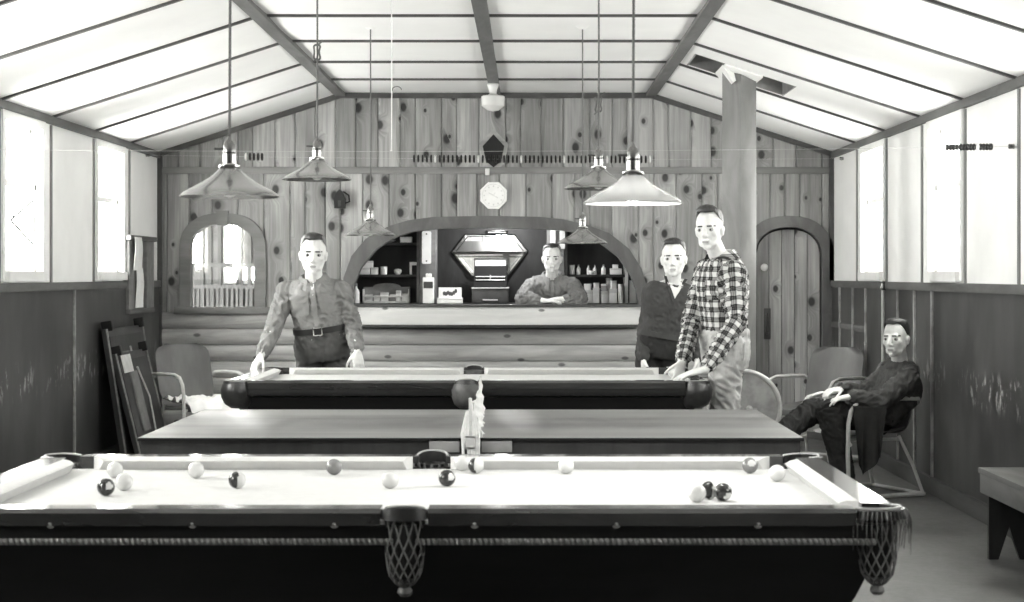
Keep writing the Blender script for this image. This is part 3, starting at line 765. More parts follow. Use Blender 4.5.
ld=bpy.data.lights.new('lamp_light','POINT'); ld.energy=6; ld.shadow_soft_size=.03; ld.color=(1,1,.98)
lo=bpy.data.objects.new('lamp_light',ld); COL.objects.link(lo); lo.location=(L[0].location.x,L[0].location.y,L[2]-.035)
# schoolhouse light on the ridge
q=P(493,107,14.9); zc_=zceil(q.x)-.035
t=thing('ceiling_light','white schoolhouse ceiling light under the middle beam, above the five-sided plaque','lamp',(q.x,14.9,zc_))
MB().lathe([(.0,.002),(.045,.0),(.05,-.01),(.035,-.05),(.028,-.085),(.055,-.10),(.0,-.105)],(0,0,0),20).build('canopy',M['offwhite'],t)
MB().lathe([(.03,-.098),(.09,-.102),(.099,-.11),(.096,-.185),(.084,-.197),(.048,-.224),(.0,-.232)],(0,0,0),24).build('globe',M['opal'],t)
m=MB(); m.tube([V(-.02,-.02,.0),V(-.05,-.06,.03),V(-.07,-.1,.032)],.006,6); m.build('wire',M['rope'],t)
# pull cord with hook
q=P(391.5,150,10.0); zt_=zceil(q.x)
t=thing('pull_cord','thin white pull cord hanging from the ceiling left of the middle beam','cord',(q.x,10.0,q.z))
MB().tube([V(0,0,0),V(.002,0,.35),V(0,0,zt_-q.z)],.0034,6).build('cord',M['whitecord'],t)
MB().tube([V(0,0,.0),V(.0,0,-.006)],.006,8).build('pull_tip',M['offwhite'],t)
hk=[V(.004,0,.33)]+[V(.03+.026*math.cos(a),0,.335+.02*math.sin(a)) for a in [PI-PI*i/8 for i in range(9)]]
MB().tube(hk,.003,6).build('hook',M['rope'],t)

# ------------------------------------------------------------------ scoring wires with beads
def wire(label,Y,xa,za,xb,zb,runs,beadr):
    t=thing('scoring_wire',label,'scoring wire',(xa,Y,za))
    n=24; sag=.02
    def at_(x): 
        f=(x-xa)/(xb-xa); return V(x-xa,0,(zb-za)*f-sag*4*f*(1-f))
    MB().tube([at_(xa+(xb-xa)*i/n) for i in range(n+1)],.0009,5).build('wire',M['tube'],t)
    bm_=MB().lathe([(.004,-.009),(beadr*.8,-.008),(beadr,-.004),(beadr,.004),(beadr*.8,.008),(.004,.009)],(0,0,0),12,Matrix.Rotation(PI/2,3,'Y')).mesh('bead',M['black'])
    bl_=MB().lathe([(.004,-.009),(beadr*.8,-.008),(beadr,-.004),(beadr,.004),(beadr*.8,.008),(.004,.009)],(0,0,0),12,Matrix.Rotation(PI/2,3,'Y')).mesh('bead',M['offwhite'])
    k=0
    for a,b,c in runs:
        for i in range(c):
            x=((a+(b-a)*i/(c-1))-CX)*Y/F; o=bpy.data.objects.new('bead',bl_ if (k%10==0) else bm_); COL.objects.link(o); o.parent=t; o.location=at_(x); k+=1
    for x,s in ((xa,1),(xb,-1)): MB().tube([at_(x),at_(x)+V(s*.03,0,0)],.014,8).build('wire_anchor',M['brass'],t)
    return t
wire('long wire of dark scoring beads strung across the room before the back wall',15.5,XL+.0,2.50,XR-.0,2.47,((246,262,5),(414,650,56)),.034)
wire('short run of scoring beads on a wire, against the bright windows at the right',10.03,XL,2.17,XR-.01,2.185,((944,957,5),(961,987,9),(990,991,2)),.019)

# ------------------------------------------------------------------ things on the back wall
def oct_(r,n=8,a0=PI/8): return [(r*math.cos(a0+2*PI*k/n),r*math.sin(a0+2*PI*k/n)) for k in range(n)]
q=P(493.5,195.5,YB-.03)
t=thing('octagonal_dial','white octagonal dial on the pine wall above the bar','wall dial',(q.x,YB,q.z))
MB().prism(oct_(.128),-.045,-.002,'y').build('case',M['white'],t,smooth=0)
m=MB(); 
for a in range(12):
    m.box(-.006,.006,-.0475,-.0445,.075,.09,M=Matrix.Rotation(a*PI/6,4,'Y'))
m.tube([V(.1*math.cos(a*PI/24),-.046,.1*math.sin(a*PI/24)) for a in range(48)],.002,5,closed=True)
m.box(-.05,.045,-.048,-.0445,-.004,.004,M=Matrix.Rotation(.5,4,'Y')); m.box(-.004,.03,-.048,-.0445,-.003,.003,M=Matrix.Rotation(-1.0,4,'Y'))
m.build('dial_marks',M['offwhite'],t,smooth=0)
pp=[(493.5,128.5),(508.5,144),(504,164),(493.5,172),(483,164),(478.5,144)]
ow=px2(pp,YB-.03); cxp=sum(a[0] for a in ow)/6; czp=sum(a[1] for a in ow)/6
t=thing('wall_plaque','dark five-sided plaque in a pale frame above the octagonal dial','plaque',(cxp,YB,czp))
MB().prism([(a-cxp,b-czp) for a,b in ow],-.02,-.003,'y').build('frame',M['log'],t,smooth=0)
MB().prism([((a-cxp)*.72,(b-czp)*.76) for a,b in ow],-.034,-.018,'y').build('face',M['black'],t,smooth=0)
MB().box(-.075,-.035,-.036,-.02,-.20,-.14,.004).build('paper_slip',M['offwhite'],t)
# little wall lantern
q=P(340,200,YB-.05)
t=thing('wall_lantern','small dark house-shaped lantern on the pine wall above the standing man','lantern',(q.x,YB-.06,q.z))
MB().prism([(-.045,-.075),(.045,-.075),(.05,.01),(.02,.075),(0,.095),(-.02,.075),(-.05,.01)],-.045,.045,'y').build('body',M['black'],t,smooth=0)
MB().prism([(-.013,-.06),(.013,-.06),(.013,-.005),(-.013,-.005)],-.05,-.044,'y').build('pane',M['darkgrey'],t,smooth=0)
MB().tube([V(.045,0,-.03),V(.085,0,-.015),V(.08,0,.04),V(.03,0,.075)],.008,6).build('handle',M['black'],t)
MB().box(-.012,.012,.04,.062,-.05,.08).build('bracket',M['black'],t)

# conduit pipe on the right wall
t=thing('conduit_pipe','pale vertical pipe with a top knob on the wall behind the seated man','pipe',(XR-.045,13.55,0))
MB().tube([V(0,0,1.36),V(0,0,.9),V(0,0,.62),V(.01,.0,.56),V(.03,0,.53)],.013,10).build('pipe',M['tube'],t)
MB().lathe([(.0,1.345),(.02,1.35),(.024,1.37),(.016,1.39),(.02,1.41),(.0,1.42)],(0,0,0),12).build('pipe_cap',M['brass'],t)

# ball rack triangle hung on the left wall
t=thing('ball_rack','pale triangular ball rack hanging on the left wall by the window','ball rack',(XL+.05,11.66,CZ+52*11.66/F))
tri=[V(0,.36,-.0),V(0,.10,.0),V(0,.08,.0)]
A=V(0,-.40,.0); B=V(0,.13,.15); C_=V(0,.13,-.15)
def rnd_tri(pts,r,n=6):
    out=[]
    for i in range(3):
        p=pts[i]; a=(pts[i-1]-p).normalized(); b=(pts[(i+1)%3]-p).normalized()
        for k in range(n+1):
            u=k/n; s=p+a*r; e=p+b*r; out.append(s*(1-u)**2+p*2*u*(1-u)+e*u**2)
    return out
MB().tube(rnd_tri([A,B,C_],.05),.008,8,closed=True).build('frame',M['walltrim'],t)
MB().tube([V(-.05,-.34,.02),V(.0,-.34,.03),V(.012,-.34,.015)],.006,6).build('peg',M['rope'],t)

# open wooden wall cabinet in the back left corner with two sheets of paper
ya,yb=14.63,15.60; z0,z1=1.14,1.79
t=thing('wall_cabinet','shallow open grey cabinet on the left wall in the back corner','cabinet',(XL,(ya+yb)/2,z0)); hy_=(yb-ya)/2; H_=z1-z0
MB().box(.0,.07,-hy_-.03,hy_+.03,H_-.04,H_,.004).build('top_board',M['greytrim'],t)
MB().box(.0,.06,-hy_,hy_,0,.04,.004).build('bottom_board',M['greytrim'],t)
for a,b in ((-hy_,-hy_+.22),(hy_-.30,hy_)): MB().box(.0,.05,a,b,.04,H_-.04,.003).build('side_board',M['walltrim'],t)
MB().box(.0,.02,-hy_,hy_,.04,H_-.04).build('back_panel',M['walltrim'],t)
def sheet(label,y0_,y1_,za,zb,x,lean):
    m=MB(); rings=[]
    for i in range(7):
        u=i/6; z=zb+(za-zb)*u; xx=x+lean*u+.006*math.sin(u*5)
        rings.append([V(xx,y0_-.02*u,z),V(xx,y1_+.03*u,z),V(xx+.004,y1_+.03*u,z),V(xx+.004,y0_-.02*u,z)])
    o=m.loft(rings); c=V(x,(y0_+y1_)/2,za); m.off=c
    return tag(m.build('paper_sheet',M['white'],None,c,smooth=30),label,'paper','papers in the corner cabinet')
sheet('upper white paper sheet pinned inside the corner cabinet',14.72,14.98,1.50,1.775,XL+.072,.004)
sheet('lower white paper sheet hanging below the first in the corner cabinet',14.84,15.08,1.19,1.52,XL+.06,.004)

# flue and drum stove
fx_,fy_=1.565,13.2
t=tag(MB(off=(fx_,fy_,.0)).box(-.09,.09,-.09,.09,.72,3.3,.006,Matrix.Translation((fx_,fy_,0))@Matrix.Rotation(PI/4,4,'Z')).build('flue_column',M['flue'],None,(fx_,fy_,0)),
      'square grey flue column rising into a hole in the ceiling behind the plaid shirt','flue')
t=thing('drum_stove','round drum stove with a raised metal rim at the foot of the flue','stove',(1.565,12.98,0))
RM=Matrix.Rotation(PI/2,3,'X')
MB().lathe([(.0,-.40),(.25,-.40),(.26,-.38),(.26,.0),(.255,.02),(.0,.02)],(0,0,.50),36,RM).build('drum',M['drum'],t,smooth=30)
m=MB(); m.tube([V(.268*math.cos(a),-.02,.5+.268*math.sin(a)) for a in [2*PI*i/48 for i in range(48)]],.016,8,closed=True); m.build('rim',M['tube'],t)
m=MB(); m.box(-.035,.10,-.045,-.018,.36,.50,.006); dr=m.build('fire_door',M['midgrey'],t); MB().lathe([(.0,.0),(.02,.003),(.022,.03),(.0,.04)],(.04,-.045,.50),14,RM).build('door_knob',M['tube'],dr)
m=MB(); m.box(-.05,.05,.15,.25,.72,.76); m.build('flue_collar',M['drum'],t)
for sx in (-1,1):
    for y in (.05,.32): MB().tube([V(sx*.15,y,.29),V(sx*.22,y,.0)],.016,8).build('leg',M['darktube'],t)
# ------------------------------------------------------------------ bar
xb0,xb1=-1.60,1.03; xm=(xb0+xb1)/2; hw=(xb1-xb0)/2
def bow(x): return YB-.10-.14*max(0,1-((x-xm)/hw)**2)
t=thing('bar_counter','pale knotty board bar counter with a bowed front below the arch','counter',(xm,YB,1.0))
m=MB(); rings=[]
for i in range(25):
    x=xb0+(xb1-xb0)*i/24; y=bow(x)
    rings.append([V(x-xm,y-YB,.022),V(x-xm,y-YB,.178),V(x-xm,y-YB+.025,.178),V(x-xm,y-YB+.025,.022)])
m.loft(rings).build('front_board',M['counter'],t,smooth=40)
m=MB(); rings=[]
for i in range(25):
    x=xb0-.01+(xb1-xb0+.02)*i/24; y=bow(x)-.018
    rings.append([V(x-xm,y-YB,.178),V(x-xm,y-YB,.200),V(x-xm,.14,.200),V(x-xm,.14,.178)])
m.loft(rings).build('countertop',M['darktrim'],t,smooth=40)
m=MB(); rings=[]
for i in range(25):
    x=xb0+.03+(xb1-xb0-.06)*i/24; y=bow(x)+.03
    rings.append([V(x-xm,y-YB,.0),V(x-xm,y-YB,.022),V(x-xm,-.03,.022),V(x-xm,-.03,.0)])
m.loft(rings).build('under_board',M['darktrim'],t,smooth=40)
# back bar shelf running behind the bartender
YS=16.55
t=thing('back_bar','dark back counter behind the bartender under the shelves','counter',(xm,16.75,0))
MB().box(-1.38,1.38,-.2,.2,1.16,1.20,.004).build('counter_top',M['darkwood'],t)
MB().box(-1.36,1.36,-.14,.18,0,1.16).build('cabinet_body',M['darkwood'],t)
def shelf_unit(label,x0,x1,shelves,sides):
    t=thing('shelf_unit',label,'shelves',((x0+x1)/2,16.75,1.20)); h=(x1-x0)/2
    MB().box(-h,h,.16,.19,0,.80).build('back_panel',M['darkwood'],t,smooth=0)
    for z,a,b in shelves: MB().box(a-(x0+x1)/2,b-(x0+x1)/2,-.17,.16,z-.025-1.2,z-1.2,.003).build('shelf',M['darkwood'],t)
    for x,mt,w_ in sides: MB().box(x-w_-(x0+x1)/2,x+w_-(x0+x1)/2,-.18,.16,0,.80 if x>-1.2 and x<.9 else .62).build('side_board',M[mt],t,smooth=0)
def X_(px,Y=16.58): return (px-CX)*Y/F
def Z_(py,Y=16.58): return CZ-(py-CY)*Y/F
ZSH=Z_(274.5); ZTP=Z_(242.5)
shelf_unit('dark shelves of boxes and cans at the left end of the bar',X_(352),X_(419),[(ZTP,X_(374),X_(418)),(ZSH,X_(359),X_(418))],[(X_(418),'walltrim',.012)])
shelf_unit('dark shelves of bottles and packets at the right end of the bar',X_(566),X_(636),[(ZSH,X_(566),X_(625))],[(X_(626.5),'offwhite',.014),(X_(566),'walltrim',.012)])
def post(label,pa,pb):
    x0,x1=X_(pa),X_(pb); o=MB(off=((x0+x1)/2,16.7,1.20)).box(x0,x1,16.52,16.9,1.20,2.12,.004).build('bar_post',M['walltrim'],None,((x0+x1)/2,16.7,1.20)); return tag(o,label,'post','posts between the bar shelves')
post('grey bar post carrying a white plate, left of the mirror',420,436)
post('grey bar post behind the bartender, right of the mirror',547,564)
MB_=MB
def item(name,label,cat,m,mat,c,group=None,**k):
    m.off=Vector(c); return tag(m.build(name,mat,None,c,**k),label,cat,group)
# white plates on the posts
q=V(X_(426.5,16.5),16.505,Z_(247.5,16.5))
m=MB().prism([(q.x+a*.042,q.z+b*.15) for a,b in ((-1,-.93),(-.8,-1),(.8,-1),(1,-.93),(1,.93),(.8,1),(-.8,1),(-1,.93))],16.50,16.518,'y')
o=item('wall_plate','long white plate screwed to the left bar post','plate',m,M['white'],(q.x,16.51,q.z),smooth=0)
m=MB()
for dz in (.125,-.125): m.lathe([(.008,0),(.0,.004)],(q.x,16.5,q.z+dz),8,Matrix.Rotation(PI/2,3,'X'))
m.off=V(q.x,16.51,q.z); m.build('screw',M['darkgrey'],o)
q=V(X_(557.5,16.5),16.505,Z_(238,16.5))
m=MB()
m.box(q.x-.068,q.x-.018,16.495,16.518,q.z-.1,q.z+.09); m.box(q.x+.02,q.x+.068,16.495,16.518,q.z-.1,q.z+.09); m.box(q.x-.068,q.x+.068,16.495,16.518,q.z+.07,q.z+.10)
item('wall_plate','white forked plate on the post above the bartender',"plate",m,M['offwhite'],(q.x,16.51,q.z),smooth=0)
# napkin dispenser in front of the left post
x0,x1=X_(423,16.45),X_(434,16.45)
t=thing('napkin_dispenser','tall pale dispenser with a dark window in front of the left bar post','dispenser',((x0+x1)/2,16.45,1.20))
h=(x1-x0)/2
MB().box(-h,h,-.05,.05,0,.24,.006).build('case',M['white'],t)
MB().box(-h*.85,h*.85,-.054,-.045,.14,.20).build('opening',M['darkgrey'],t)
MB().box(-h*.5,h*.6,-.05,.02,.24,.275,.01).build('napkin',M['white'],t)
# mirror: wide octagon
YM=17.06
pp=px2([(465.5,235),(514,235),(527,251),(507.5,276),(472,276),(452.5,252)],YM); mc=(sum(p[0] for p in pp)/6,sum(p[1] for p in pp)/6)
t=thing('wall_mirror','six-sided mirror on the dark wall behind the cash register','mirror',(mc[0],YM-.02,mc[1])); t.rotation_euler=(math.radians(-5.5),0,0)
MB().prism([(a-mc[0],b-mc[1]) for a,b in pp],-.012,.0,'y').build('glass',M['mirror'],t,smooth=0)
e=MB(); pr=[V((a-mc[0])*1.01,-.012,(b-mc[1])*1.01) for a,b in pp]; e.tube(pr,.008,6,closed=True); e.build('rim',M['chrome'],t)
e=MB(); n=6
for k in range(n): a=pr[k]*.90; b=pr[(k+1)%n]*.90; a.y=b.y=-.0135; e.tube([a,b],.004,5)
e.build('bevel_line',M['chrome'],t)
# alcove face behind the mirror
struct(MB().box(-1.75,1.15,17.07,17.1,0,2.15).build('trim_2',M['darkwood'],smooth=0))
# added fill light: invented globe hidden behind the arch, brightens shelves and bartender
t=thing('added_fill_globe','added fill globe hidden under the alcove ceiling to brighten the bar','lamp',(-.25,16.25,2.15))
MB().lathe([(.0,.0),(.05,.0),(.055,-.015),(.03,-.03),(.0,-.03)],(0,0,0),18).build('canopy',M['offwhite'],t)
MB().ell((0,0,-.085),(.06,.06,.06)).build('globe',M['fillglow'],t,smooth=180)
ld=bpy.data.lights.new('added_fill_light','POINT'); ld.energy=8; ld.shadow_soft_size=.06
lo=bpy.data.objects.new('added_fill_light',ld); COL.objects.link(lo); lo.location=(-.25,16.25,1.99)
# little strip lamp over the mirror
q=P(497,231.5,16.98)
t=thing('mirror_lamp','slim strip lamp fixed above the six-sided mirror','lamp',(q.x,17.0,q.z))
MB().box(-.10,.10,-.05,.06,0,.012,.003).build('hood',M['brass'],t)
MB().tube([V(-.085,-.02,-.008),V(.085,-.02,-.008)],.008,8).build('tube',M['white'],t)
# cash register
xa,xb_=X_(472,16.5),X_(508.5,16.5); xc=(xa+xb_)/2; h=(xb_-xa)/2
t=thing('cash_register','dark cash register with a glass top window in front of the mirror','cash register',(xc,16.62,1.20))
MB().box(-h,h,-.14,.16,0,.135,.006).build('drawer_case',M['darkgrey'],t)
MB().box(-h-.004,h+.004,-.15,.165,.135,.146,.003).build('ledge',M['tube'],t)
m=MB().prism([(-.12,.146),(-.06,.27),(-.03,.34),(.13,.34),(.14,.146)],-h*.9,h*.9,'x'); m.build('body',M['register'],t,smooth=0)
m=MB(); 
m.box(-h*.9,h*.9,-.03,.12,.335,.347); m.box(-h*.9,h*.9,-.03,.12,.405,.418)
for s in (-1,1): m.box(*sorted((s*h*.9,s*h*.84)),-.03,.12,.34,.41)
m.build('top_frame',M['darkgrey'],t,smooth=0)
MB().box(-h*.84,h*.84,-.02,.10,.347,.405).build('top_window',M['offwhite'],t,smooth=0)
for z,y in ((.215,-.098),(.245,-.083)): MB().tube([V(-h*.8,y,z),V(h*.8,y,z)],.005,6).build('key_bar',M['tube'],t)
MB().box(-.07,.07,-.147,-.138,.025,.037,.002).build('drawer_pull',M['tube'],t)
m=MB().tube([V(0,-.1,.225),V(0,-.105,.26)],.006,6); m.build('key',M['tube'],t)

rg=random.Random(9)
def bx(label,pa,pb,pt,pbm,mat='white',name='carton',cat='box',Y=16.62,d=.05,group='goods on the left bar shelves',base=None,lid=None,rz=0):
    zb=base if base is not None else Z_(pbm,Y); zt=Z_(pt,Y); zt=zb+(Z_(pt,Y)-Z_(pbm,Y))
    x0,x1=X_(pa,Y),X_(pb,Y); c=V((x0+x1)/2,Y,zb); hw_=(x1-x0)/2
    o=MB().box(-hw_,hw_,-d,d,0,zt-zb,.004).build(name,M[mat],None,c); o.rotation_euler.z=rz
    tag(o,label,cat,group)
    MB().box(-hw_*1.015,hw_*1.015,-d*1.02,d*1.02,(zt-zb)*.72,(zt-zb)*1.015,.003).build('lid',M[lid or 'offwhite'],o)
    return o
def jar(label,pc,w,hpx,base,mat='white',Y=16.62,neck=True,name='bottle',cat='bottle',group='bottles on the right bar shelf'):
    r=w/2*Y/F; H=hpx*Y/F; x=X_(pc,Y)
    prof=[(.0,0),(r*.95,0),(r,H*.05),(r,H*.55),(r*.8,H*.66),(r*.38,H*.76),(r*.36,H*.86),(.0,H*.86)] if neck else [(.0,0),(r*.9,0),(r,H*.08),(r,H*.85),(r*.92,H*.9),(.0,H*.9)]
    o=MB().lathe(prof,(0,0,0),14).build(name,M[mat],None,(x,Y,base)); tag(o,label,cat,group)
    cp=[(.0,H*.85),(r*.42,H*.855),(r*.42,H),(.0,H)] if neck else [(.0,H*.88),(r*1.03,H*.885),(r*1.03,H),(.0,H*1.0)]
    MB().lathe(cp,(0,0,0),12).build('cap',M['midgrey' if neck else 'offwhite'],o); return o
bx('white carton alone on the top left bar shelf',400.5,412,237,242.5,base=ZTP)
o=MB().lathe([(.0,0),(.03,.0),(.075,.02),(.07,.022),(.028,.006),(.0,.006)],(0,0,0),18).build('dish',M['midgrey'],None,(X_(388),16.62,ZTP)); tag(o,'shallow dish beside the carton on the top left bar shelf','dish')
bx('low white carton at the left of the middle left bar shelf',360.5,370.5,268,274.5,base=ZSH)
bx('low white carton right of the stacked one on the middle left bar shelf',371.5,378,267.5,274.5,base=ZSH)
bx('small white carton stacked on top of two low cartons',363,373,261,268,base=Z_(268,16.62)+ZSH-Z_(274.5,16.62))
jar('round white tin with a lid on the middle left bar shelf',384,6.5,8,ZSH,neck=False,name='tin',cat='tin',group='goods on the left bar shelves')
o=MB().lathe([(.0,0),(.02,.0),(.035,.02),(.036,.04),(.025,.052),(.0,.055)],(0,0,0),16).build('lidded_bowl',M['white'],None,(X_(397.5),16.62,ZSH)); tag(o,'squat white lidded bowl on the middle left bar shelf','bowl')
m=MB().box(-.032,.032,-.01,.01,.085,.115); m.box(-.032,-.012,-.01,.01,0,.09); o=m.build('corner_stand',M['white'],None,(X_(413),16.6,ZSH),smooth=0); tag(o,'white angled card stand at the right of the middle left bar shelf','card stand')
# left lower: display case and small packets
t=thing('display_case','low glass-fronted display case of packets on the left back counter','display case',(X_(386.5,16.62),16.62,1.20)); h=(X_(410,16.62)-X_(363.5,16.62))/2
MB().box(-h,h,.03,.07,0,.15).build('back_panel',M['midgrey'],t,smooth=0); MB().box(-h,h,-.07,.07,0,.018).build('base',M['offwhite'],t)
MB().box(-h,h,-.07,-.055,.055,.068).build('front_rail',M['offwhite'],t)
for s in (-1,1): MB().box(*sorted((s*h,s*(h-.01))),-.07,.07,0,.13).build('side_panel',M['offwhite'],t,smooth=0)
m=MB(); prof=[(-h*.5,.0)]+[(-h*.5*math.cos(a),.035*math.sin(a)) for a in [PI*i/10 for i in range(11)]]
m.prism([(h*.6*math.cos(PI*i/10),.15+.035*math.sin(PI*i/10)) for i in range(11)],.04,.06,'y'); m.build('crest',M['midgrey'],t,smooth=0)
for k,(pc,w,hh,mt) in enumerate(((369,7,6,'offwhite'),(377,6,5,'white'),(384.5,8,8,'white'),(393,6,6,'midgrey'),(398.5,5,10,'white'),(405,6,7,'white'))):
    nm=['leftmost','second from left','third from left, wide','fourth from left, the grey one','fifth from left, tall one','rightmost'][k]
    bx('packet in the low display case, '+nm,pc-w/2,pc+w/2,303-hh-2,301.5,mat=mt,name='packet',cat='packet',Y=16.58,d=.02,base=1.218,group='packets in the low display case')
for k,(pc,w,hh,b_) in enumerate(((356,7,20,0),(351.5,6,13,0))):
    jar(['tall white bottle at the far left of the back counter by the arch','shorter white bottle beside the tall one by the arch'][k],pc,w,hh,1.2,Y=16.5+.09*k,group='bottles at the left of the back counter')
o=MB().lathe([(.0,0),(.03,0),(.035,.03),(.034,.06),(.0,.062)],(0,0,0),14).build('tin',M['white'],None,(X_(354.5,16.85),16.84,1.5)); tag(o,'white tin at the left end of the middle left bar shelf by the arch','tin')
o.location=(X_(361.5,16.75),16.72,ZSH)
# picture box by the register
o=bx('white cigar box lying flat between the dispenser and the cash register',437.5,462.5,296.5,302,name='cigar_box',Y=16.45,d=.09,base=1.2,group='boxes beside the cash register')
x0,x1=X_(438.5,16.45),X_(461.5,16.45); zb=1.2+5.6*16.45/F
t=thing('picture_card','grey picture card with dark figures standing on the flat cigar box','picture card',((x0+x1)/2,16.47,zb))
MB().box(-(x1-x0)/2,(x1-x0)/2,-.006,.006,0,.095).build('card',M['offwhite'],t,smooth=0)
m=MB(); rg=random.Random(4)
for k in range(7):
    a=-.055+.018*k; m.ell((a,-.007,.045+rg.uniform(-.012,.02)),(.013,.003,.02),None,10,6)
m.build('printed_figures',M['darkgrey'],t)
# right shelf bottles
for k,(pc,w,hh,mt,nk,lb) in enumerate(((572,5.5,9.5,'white',False,'wide white tin at the left end of the right bar shelf'),(578.5,4,10,'white',True,'white bottle second from the left on the right bar shelf'),
   (588.5,3.6,9.5,'offwhite',True,'slim bottle left of the small white bowl on the right bar shelf'),(595,3.6,9.5,'offwhite',True,'slim bottle right of the small white bowl on the right bar shelf'),(603.5,4.6,10,'white',True,'white bottle left of the stacked carton on the right bar shelf'))):
    jar(lb,pc,w,hh,ZSH,mt,neck=nk,name='bottle' if nk else 'tin',cat='bottle' if nk else 'tin')
o=MB().lathe([(.0,0),(.015,.0),(.028,.02),(.03,.035),(.0,.03)],(0,0,0),14).build('bowl',M['white'],None,(X_(591.8,16.56),16.55,ZSH)); tag(o,'small white bowl between two slim bottles on the right bar shelf','bowl')
c1=bx('white carton at the right end of the right bar shelf',610,621.5,268.5,274.5,base=ZSH,group='goods on the right bar shelves')
bx('small white packet on the carton at the right end of the right shelf',612.5,618,264.5,268.5,name='packet',cat='packet',base=ZSH+5.9*16.62/F,d=.03,group='goods on the right bar shelves')
# heaps of white goods on the right back counter
rows=[(588,9,13,'white'),(596.5,7,15,'offwhite'),(604.5,8,12,'white'),(613.5,8,14,'white')]
nm=['first from left','second from left','third from left','last at right']
for k,(pc,w,hh,mt) in enumerate(rows):
    bx('white carton on the right back counter, front row, '+nm[k],pc-w/2+.2,pc+w/2-.2,303-hh,303,mat=mt,base=1.2,Y=16.58,d=.045,group='goods on the right back counter',rz=.12*(-1)**k)
    hb=hh*16.58/F
    bx('packet stacked on a front carton, '+nm[k],pc-w/2+1,pc+w/2-1.5,303-hh-[6,5,7,8][k],303-hh,mat=['offwhite','white','midgrey','white'][k],name='packet',cat='packet',base=1.2+hb*1.015,Y=16.58,d=.03,group='goods on the right back counter',rz=-.2*(-1)**k)
jar('white can topping the goods at the right end of the right back counter',620.6,5,19,1.2,neck=False,name='can',cat='can',Y=16.56,group='goods on the right back counter')
jar('tall white can behind the front cartons on the right back counter',609,6,25,1.2,neck=False,name='can',cat='can',Y=16.72,group='goods on the right back counter')
o=MB().box(-.036,.036,-.004,.004,0,.21).build('pale_board',M['offwhite'],None,(X_(633.3,16.6),16.6,1.2),smooth=0); tag(o,'pale upright board right of the shelves, under the end of the arch','board')

# ------------------------------------------------------------------ metal armchairs
def shell(w,h,r,cur,steps=(14,14)):
    nu,nv=steps; g_=[]
    for j in range(nv+1):
        v=-1+2*j/nv; y=v*h/2
        e=max(0,abs(y)-(h/2-r)); ww=w/2-r+math.sqrt(max(r*r-e*e,1e-8))
        row=[]
        for i in range(nu+1):
            u=-1+2*i/nu; row.append((u*ww,y,cur*u*u))
        g_.append(row)
    return g_
def add_shell(m,g_,Mx,th=.006):
    nv=len(g_); nu=len(g_[0])
    A=[Mx@V(*p) for r in g_ for p in r]; B=[Mx@V(p[0],p[1],p[2]-th) for r in g_ for p in r]
    n=nu*nv; fs=[]
    for j in range(nv-1):
        for i in range(nu-1):
            a=j*nu+i; q_=[a,a+1,a+nu+1,a+nu]; fs.append(q_); fs.append([k+n for k in q_[::-1]])
    rim=[i for i in range(nu)]+[j*nu+nu-1 for j in range(1,nv)]+[(nv-1)*nu+i for i in range(nu-2,-1,-1)]+[j*nu for j in range(nv-2,0,-1)]
    for k in range(len(rim)): a,b=rim[k],rim[(k+1)%len(rim)]; fs.append([a,b,b+n,a+n])
    m.add(A+B,fs)
def metal_chair(label,loc,rz,back='chairmetal',tubem='tube'):
    t=thing('metal_armchair',label,'chair',loc,rz,'metal armchairs along the walls')   # faces local -Y
    m=MB(); Mx=Matrix.Translation((0,.27,.64))@Matrix.Rotation(math.radians(-15),4,'X')@Matrix.Rotation(PI/2,4,'X')
    add_shell(m,shell(.50,.50,.11,.035),Mx); m.build('backrest',M[back],t,smooth=40)
    m=MB(); Mx=Matrix.Translation((0,-.03,.405))@Matrix.Rotation(math.radians(5),4,'X')
    add_shell(m,shell(.50,.50,.10,.03),Mx)
    m.box(-.24,.24,-.285,-.272,.36,.41,.005); m.build('seat',M[back],t,smooth=40)
    for s in (-1,1):
        x=s*.29
        path=[V(s*.25,.27,.62),V(x,.24,.645),V(x,.05,.655),V(x,-.15,.655),V(x,-.24,.635),V(x,-.29,.58),V(x,-.31,.50),V(x,-.315,.30),V(x,-.31,.10),V(x,-.29,.035),V(x,-.24,.016),V(x,.0,.016),V(x,.28,.016)]
        MB().tube(path,.0145,10).build('arm_frame',M[tubem],t)
        MB().tube([V(s*.24,.12,.40),V(s*.26,.22,.20),V(s*.285,.28,.02)],.012,8).build('rear_strut',M[tubem],t)
        MB().tube([V(s*.30,-.30,.36),V(s*.2,-.26,.385),V(s*.2,.16,.375)],.011,8).build('seat_bracket',M[tubem],t)
    MB().tube([V(-.30,.28,.016),V(.30,.28,.016)],.012,8).build('cross_bar',M[tubem],t)
    return t
c=P(187,400,14.75)
metal_chair('metal armchair with a white cloth on its seat in the back left corner',(-2.71,14.75,0),math.radians(38))
metal_chair('empty metal armchair between the arched door and the seated man',(2.30,14.15,0),math.radians(-42),tubem='tube')
chair3=metal_chair('metal armchair the man in the dark jacket sits in by the right wall',(2.25,12.0,0),math.radians(-66))
